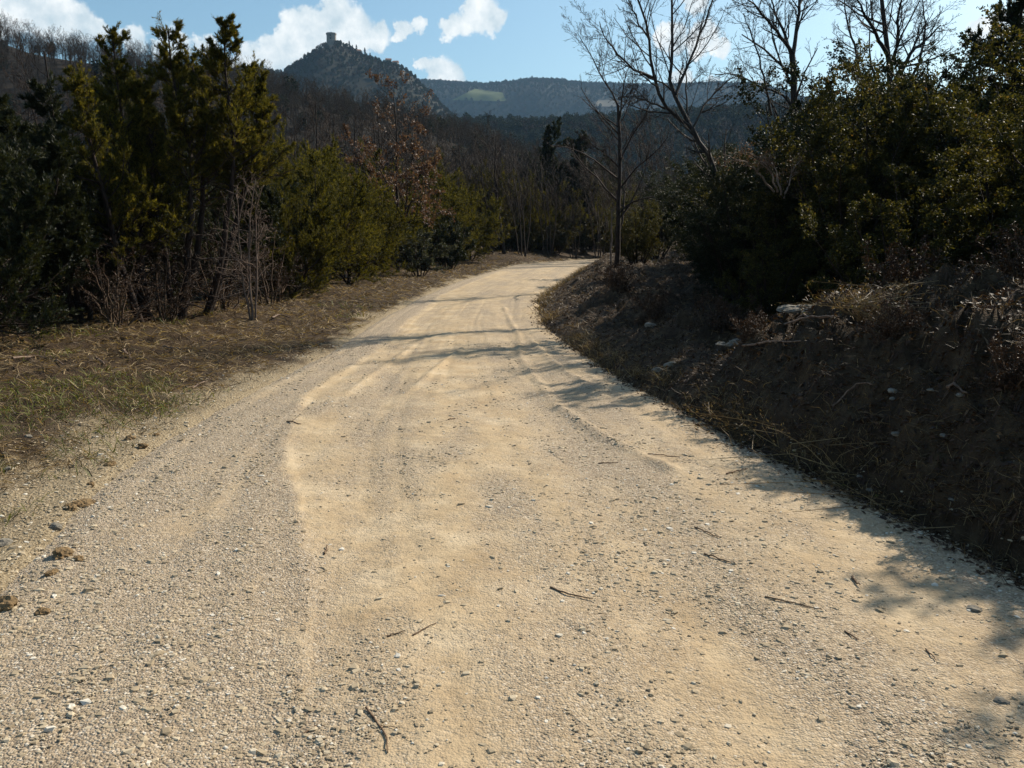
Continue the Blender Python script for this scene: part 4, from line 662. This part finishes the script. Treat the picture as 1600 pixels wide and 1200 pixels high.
def twig(name, label, cat, pts, r, mat='twigwood', group=None, fork=0, lift=0.0):
    rng = np.random.default_rng(int(abs(pts[0][0]) * 31 + pts[0][1])); W = []
    for q in pts:
        d = ray(*q); ys = np.linspace(1.7, 40, 2500); P = d[None] * (ys / d[1])[:, None] + np.array([0, 0, CAM_H]); z = surface_z(P[:, 0], P[:, 1])[0]; k = np.where(P[:, 2] < z)[0]
        if len(k): p = P[k[0]].copy(); p[2] = z[k[0]] + r * 1.2 + lift * rng.random(); W.append(p)
    if len(W) < 2: return
    L = line(W, 9, rng, r * .5)[None]; zs = surface_z(L[0][:, 0], L[0][:, 1])[0]; L[0][:, 2] = np.maximum(L[0][:, 2], zs + r * .8); R = np.linspace(r, r * .5, 9)[None]; mb = MB(); tubes(mb, L, R, 5)
    if fork: B, b = grow(L, R, fork, .3, .95, .6, .35, 5, .01, .1, .6, rng); B[..., 2] = np.maximum(B[..., 2], surface_z(B[..., 0].ravel(), B[..., 1].ravel())[0].reshape(B.shape[:2]) + .003); tubes(mb, B, b, 4)
    link(name, mb.mesh(name, M[mat], True), None, label=label, category=cat, group=group)
G1 = 'twigs lying on the road'
for pts, r, fk, lb in [([(572,1110),(592,1135),(605,1155),(606,1178)], .006, 1, 'reddish curved twig at the bottom of the road, left of centre'), ([(475,1152),(498,1135)], .005, 0, 'short straw-coloured twig left of the reddish curved one'), ([(602,997),(632,988)], .005, 0, 'short brown twig in mid road, left of its lighter twin'), ([(645,995),(682,976)], .005, 0, 'light twig in mid road, right of the short brown one'),
        ([(860,920),(890,932),(925,938)], .007, 1, 'dark forked twig in the middle of the near road'), ([(1100,868),(1148,882)], .007, 1, 'dark bent twig on the right half of the road'), ([(1332,905),(1342,918)], .009, 0, 'thick short twig standing out on the right of the road'), ([(1195,935),(1240,945),(1285,955)], .005, 0, 'long thin reddish twig on the right of the road'), ([(1320,990),(1342,1004)], .006, 0, 'dark splinter on the lower right of the road'),
        ([(1446,1018),(1462,1035)], .005, 0, 'pale curved twig on the lower right of the road'), ([(1135,742),(1168,733)], .008, 0, 'pale stick below the dry stalks at the right road edge'), ([(1012,710),(1062,715)], .006, 0, 'thin brown twig left of the pale stick'), ([(1085,825),(1125,842)], .006, 0, 'slender twig above the dark bent one'), ([(700,657),(712,655)], .008, 1, 'small dark sprig in the centre of the road'), ([(448,660),(470,664)], .009, 1, 'small dark sprig by the left wheel track'), ([(507,868),(511,855)], .007, 0, 'straw bit on the left wheel track'), ([(935,725),(965,724)], .006, 0, 'thin twig at the right of the road centre')]:
    twig('twig', lb, 'twig', pts, r * .7, 'stick', G1, fk)
for pts, r, fk, lb in [([(1225,512),(1260,500),(1300,505)], .012, 1, 'pale root running along the near bank crest'), ([(1245,510),(1280,507),(1312,504)], .012, 0, 'straight pale stick beside the root on the bank crest'), ([(1160,545),(1200,543),(1250,540)], .012, 0, 'pale stick lying over the rock on the bank crest'), ([(1480,610),(1510,630)], .012, 0, 'brown stick slanting on the shaded bank'), ([(1383,492),(1386,482)], .01, 0, 'short upright pale stub on the bank crest'), ([(1300,640),(1340,612),(1365,605)], .008, 0, 'thin stick in the middle of the bank')]:
    twig('stick', lb, 'stick', pts, r, 'palebark', 'sticks on the shaded bank', fk, .04)
for pts, r, fk, lb in [([(20,565),(60,560),(100,575)], .015, 2, 'dark cut branch in the grass at far left'), ([(150,560),(165,575)], .012, 1, 'short cut branch below the dark junipers'), ([(195,550),(205,565)], .014, 1, 'pale split branch on the mown verge'), ([(425,500),(440,495),(455,500)], .018, 1, 'pale curved branch lying right of the bare shrub'), ([(540,430),(552,445),(557,440)], .05, 1, 'dark stump-like branch at the verge'), ([(300,610),(330,595)], .012, 0, 'cut stick on the mown grass'), ([(255,545),(285,548)], .012, 0, 'dark stick on the mown grass before the pointed juniper')]:
    twig('cut_branch', lb, 'branch', pts, r, 'palebark', 'cut branches on the left verge', fk, .03)
lg0, lg1 = at(727, 417, 50), at(752, 402, 51); lg0[2] = gz(lg0[0], 50) + .1; lg1[2] = gz(lg1[0], 51) + .75
lgm = MB(); tubes(lgm, line([lg0, (lg0 + lg1) / 2, lg1], 8, np.random.default_rng(4), .02)[None], np.linspace(.16, .11, 8)[None], 8); link('log', lgm.mesh('log', M['palebark'], True), None, label='pale cut log leaning at the foot of the forked dark tree', category='log')
def weed(px, py, H, n, seed, label, mat='straw', vs_=(.3, .8)):
    rng = np.random.default_rng(seed); d = ray(px, py); ys = np.linspace(2, 40, 2000); P = d[None] * (ys / d[1])[:, None] + np.array([0, 0, CAM_H]); z = surface_z(P[:, 0], P[:, 1])[0]; k = np.where(P[:, 2] < z)[0]
    if not len(k): return
    p = P[k[0]]; t = thing('dry_weed', label, 'weed', 'dry weeds along the right road edge', (p[0], p[1], z[k[0]]))
    S = np.stack([line([(rng.normal() * .03, rng.normal() * .03, -.02), (rng.normal() * .12 - .05, rng.normal() * .1, H * .5), (rng.normal() * .28 - .1, rng.normal() * .2, H * rng.uniform(.5, 1.05))], 6) for _ in range(n)]); R = np.stack([np.linspace(.0035, .0015, 6)] * n)
    mb = MB(); tubes(mb, S, R, 3, rng.uniform(.3, .75, n)); link('stalks', mb.mesh('stalks', M[mat]), t); B, b = grow(S, R, 5, .3, 1, .7, .3, 4, .05, .2, .7, rng, .4, .0012)
    mb = MB(); leaves(mb, B, 3, .025, .005, rng, .6, .2, 0, .003, vs_); link('leaves', mb.mesh('leaves', M[mat]), t)
for i, (px, py, H, n, lb) in enumerate([(1168, 682, .12, 8, 'short yellowish weed at the foot of the bank, upper one'), (1215, 705, .3, 8, 'long dry stalks leaning over the right road edge'), (1245, 722, .12, 7, 'dry tuft below the long leaning stalks'), (1300, 740, .25, 5, 'reddish dry stalks at the right road edge'), (1330, 762, .1, 9, 'straw tuft where the tree shadow begins'), (1375, 795, .1, 9, 'dry tuft low on the right road edge'), (1440, 820, .1, 8, 'dark tuft at the right road edge near the corner'), (1140, 668, .14, 10, 'brown tuft on the shade line of the bank'), (1345, 500, .22, 26, 'tuft of fine grass on the bank crest'), (1410, 470, .18, 10, 'small reddish weed on the bank crest'), (1370, 505, .2, 26, 'second fine grass tuft on the bank crest')]): weed(px, py, H, n, 300 + i, lb)

# ------------------------------------------------------------------ stuff: gravel, mown grass, litter
def polar(n, r0, r1, a0, a1, rng, p=1.0):
    r = r0 * (r1 / r0) ** (rng.random(n) ** p); a = np.radians(rng.uniform(a0, a1, n)); return r * np.sin(a), r * np.cos(a)
def gravel():
    rng = np.random.default_rng(91); x, y = polar(195000, 1.9, 13, -42, 42, rng, 1.15); z, d, t = surface_z(x, y); P = np.stack([x, y], 1); dl = sdist(P, EL, False)
    cl = fbm(x * 2.2, y * 1.4, 93) + fbm(x * 8, y * 8, 95) * .6; prob = np.where(np.abs(t) < 1, np.clip(.50 - d * .62 + cl * 1.9 + .45 * smooth(.72, .95, np.abs(t)), .07, 1), np.where(dl > 0, smooth(np.interp(y, [3, 8, 12], [2.2, 1.5, .5]), .3, dl) * np.clip(.8 + cl * 1.4, .1, 1), smooth(1.04, 0.98, t) * .4))
    k = rng.random(len(x)) < prob * .85; x, y, z = x[k], y[k], z[k]; n = len(x); rr = np.hypot(x, y)
    s = np.exp(rng.normal(math.log(.0042), .52, n)) * np.interp(rr, [2, 6, 15], [.95, 1.3, 1.9]); s = np.minimum(s, .02)
    big = rng.random(n) < .012; s[big] *= 1.7
    ang = np.arange(4) * 2 * math.pi / 4; B0 = np.stack([np.cos(ang), np.sin(ang), 0 * ang - .5], 1); B1 = np.stack([.72 * np.cos(ang + .5), .72 * np.sin(ang + .5), 0 * ang + .75], 1)
    O = np.concatenate([B0, B1])[None] + rng.normal(size=(n, 8, 3)) * .16
    a = rng.uniform(0, 6.28, n); ca, sa = np.cos(a)[:, None], np.sin(a)[:, None]; O = O * np.stack([rng.uniform(.8, 1.5, n), rng.uniform(.7, 1.1, n), rng.uniform(.25, .5, n)], 1)[:, None] * s[:, None, None]
    V = np.stack([O[..., 0] * ca - O[..., 1] * sa, O[..., 0] * sa + O[..., 1] * ca, O[..., 2]], -1) + np.stack([x, y, z + s * .08], 1)[:, None]
    T = np.array([t_ for k_ in range(4) for t_ in ((k_, (k_ + 1) % 4, 4 + k_), ((k_ + 1) % 4, 4 + (k_ + 1) % 4, 4 + k_))] + [(4, 5, 6), (4, 6, 7)])[None] + (np.arange(n) * 8)[:, None, None]
    link('gravel', MB().add(V.reshape(-1, 3), None, T.reshape(-1, 3), np.repeat(np.clip(rng.normal(.5, .27, n), 0, 1), 8)).mesh('gravel', M['stone']), None, kind='stuff', label='loose pale gravel scattered over the track'); print('gravel', n)
gravel()
def strands(name, label, x, y, L, W, lift, var, rng, mat, base=0.0, one=False):
    n = len(x); z = surface_z(x, y)[0]; a = rng.uniform(0, 6.28, n); h = np.stack([np.cos(a), np.sin(a), np.zeros(n)], 1); e = lift[:, None]; d1 = nrm(h + np.array([0, 0, 1]) * e); d2 = nrm(h + np.array([0, 0, 1]) * (e * .3 - .1) + rng.normal(size=(n, 3)) * .3)
    p0 = np.stack([x, y, z + base], 1); p1 = p0 + d1 * (L * .5)[:, None]; p2 = p1 + d2 * (L * .5)[:, None]
    for p in (p1, p2): p[:, 2] = np.maximum(p[:, 2], surface_z(p[:, 0], p[:, 1])[0] + .004)
    S = nrm(np.cross(h, np.array([0, 0, 1.0]) + rng.normal(size=(n, 3)) * .6)) * (W * .5)[:, None]
    V = np.stack([p0 - S, p0 + S, p1 - S * .9, p1 + S * .9, p2 - S * .3, p2 + S * .3], 1); Q = np.array([(0,1,3,2),(2,3,5,4)])[None] + (np.arange(n) * 6)[:, None, None]
    if one: V = np.stack([p0, p1 - S, p2, p1 + S], 1); Q = np.arange(n * 4); link(name, MB().add(V.reshape(-1, 3), Q.reshape(-1, 4), None, np.repeat(var, 4)).mesh(name, M[mat]), None, kind='stuff', label=label); return
    link(name, MB().add(V.reshape(-1, 3), Q.reshape(-1, 4), None, np.repeat(var, 6)).mesh(name, M[mat]), None, kind='stuff', label=label)
def verge():
    rng = np.random.default_rng(95); x, y = polar(165000, 2.7, 60, -52, 8, rng, .9); P = np.stack([x, y], 1); dl = sdist(P, EL, False); gr = np.interp(y, [3, 8, 12, 20], [.8, .7, .3, .3]); nn = fbm(x * 1.2, y * 1.2, 97)
    k = (dl > 0.05) & (dl < 14) & (rng.random(len(x)) < np.clip(smooth(gr - .9, gr + .5, dl + nn * 2.2), .03, 1)); x, y, dl = x[k], y[k], dl[k]; n = len(x); r = np.hypot(x, y)
    green = (fbm(x * .9, y * .9, 99) + .28 * smooth(11, 6, y) - .08 * smooth(13, 18, y) > .16); var = np.where(green & (rng.random(n) < .5), rng.uniform(.86, 1, n), np.clip(rng.normal(.47, .22, n), 0, .8))
    L = rng.uniform(.06, .22, n) * np.interp(r, [3, 15, 60], [.6, 1.1, 2.0]); W = rng.uniform(.003, .008, n) * np.interp(r, [3, 12, 60], [.7, 1.5, 4.5])
    strands('mown_grass', 'mown brown and green grass clippings on the left verge', x, y, L, W, np.where(green, rng.uniform(.3, 1.5, n), rng.uniform(.0, .6, n)), var, rng, 'straw', .004)
    x, y = polar(200000, 2.6, 45, 1, 56, rng, .85); P = np.stack([x, y], 1); dr = sdist(P, ER, True); k = (dr > -.12 + .25 * rng.random(len(x)) - .18) & (dr < 9); x, y = x[k], y[k]; n = len(x); r = np.hypot(x, y)
    st = rng.random(n) < .4
    i = st; m = i.sum(); strands('bank_grass', 'dry stems and grass lying on the shaded bank', x[i], y[i], rng.uniform(.04, .17, m) * np.interp(r[i], [3, 15, 45], [.8, 1.1, 1.8]), rng.uniform(.0025, .005, m) * np.interp(r[i], [3, 12, 45], [.9, 1.5, 3.5]), rng.uniform(0, .9, m), np.clip(rng.normal(.26, .18, m), 0, .8) + (rng.random(m) < .08) * .15, rng, 'straw', .004)
    i = ~st; m = i.sum(); strands('leaf_litter', 'brown fallen leaves covering the shaded bank', x[i], y[i], rng.uniform(.03, .055, m) * np.interp(r[i], [3, 15, 45], [.9, 1.2, 2.2]), rng.uniform(.012, .026, m) * np.interp(r[i], [3, 12, 45], [.9, 1.2, 2.2]), rng.uniform(-.1, .6, m), np.clip(rng.normal(.5, .26, m), 0, 1), rng, 'litter', .004, True)
def edge():
    rng = np.random.default_rng(98); q = resample(ER[2:15], 9000)[rng.integers(0, 9000, 26000)]; x = q[:, 0] + rng.normal(size=len(q)) * .10 + .08; y = q[:, 1] + rng.normal(size=len(q)) * .1
    k = (y > 2.4) & (y < 40) & (vnoise(x * 2.3, y * 2.3, 103) > .42) & (rng.random(len(x)) < 1.25 * np.interp(y, [2, 8, 40], [1, .7, .35])); x, y = x[k], y[k]; n = len(x)
    strands('edge_grass', 'ragged dry grass fringe where the right bank meets the track', x, y, rng.uniform(.04, .19, n) * np.interp(y, [3, 15, 40], [.9, 1.2, 1.8]), rng.uniform(.002, .0045, n) * np.interp(y, [3, 12, 40], [.9, 1.6, 3.5]), rng.uniform(.2, 2.2, n), np.clip(rng.normal(.42, .2, n), 0, .8), rng, 'straw', 0)
verge(); edge()
db = bush('dry_brush', 'dead twiggy brush on the crest of the near bank, at its left end', .55, .9, 301, 'litter', 9, 8, (5, 4), 2, (.03, .015), group='dead brush on the right bank', twig='twigwood')
for k, (x, y, sc, lb) in enumerate([(2.75, 8.9, .8, None), (3.6, 7.7, .9, 'dead brush in the middle of the near bank crest'), (4.1, 6.7, .9, 'dead brush on the bank crest at the right picture edge'), (2.7, 10.6, 1.0, 'dead brush in the dip behind the near bank'), (2.2, 13.0, .9, 'dead brush on the far bank, in the shade of the hedge'), (2.1, 16.4, 1.0, 'dead brush halfway along the far bank'), (2.4, 20.0, 1.0, 'dead brush on the bank short of the thin roadside tree'), (2.9, 6.2, .6, 'low dead brush on the face of the near bank'), (3.0, 4.9, .55, 'low dead brush on the bank face at the right picture edge'), (2.3, 8.0, .5, 'small dead brush near the foot of the near bank')]):
    loc = (x, y, gz(x, y) - .04)
    if lb is None: db.location = loc; db.scale = (sc,) * 3
    else: dup(db, loc, k * 1.3, sc, lb)

# ------------------------------------------------------------------ air
def haze():
    m = bpy.data.materials.new('hazy_air'); m.use_nodes = True; N = m.node_tree.nodes; N.clear(); o = N.new('ShaderNodeOutputMaterial'); v = N.new('ShaderNodeVolumePrincipled')
    v.inputs['Color'].default_value = (0.40, 0.68, 1.0, 1); v.inputs['Density'].default_value = 0.00010; v.inputs['Anisotropy'].default_value = 0.0
    m.node_tree.links.new(v.outputs[0], o.inputs['Volume'])
    link('haze', box(MB(), -3700, 3700, -3700, 3700, -60, 520).mesh('haze', m), None, kind='stuff', label='thin bluish haze in the air over the valley')
haze()
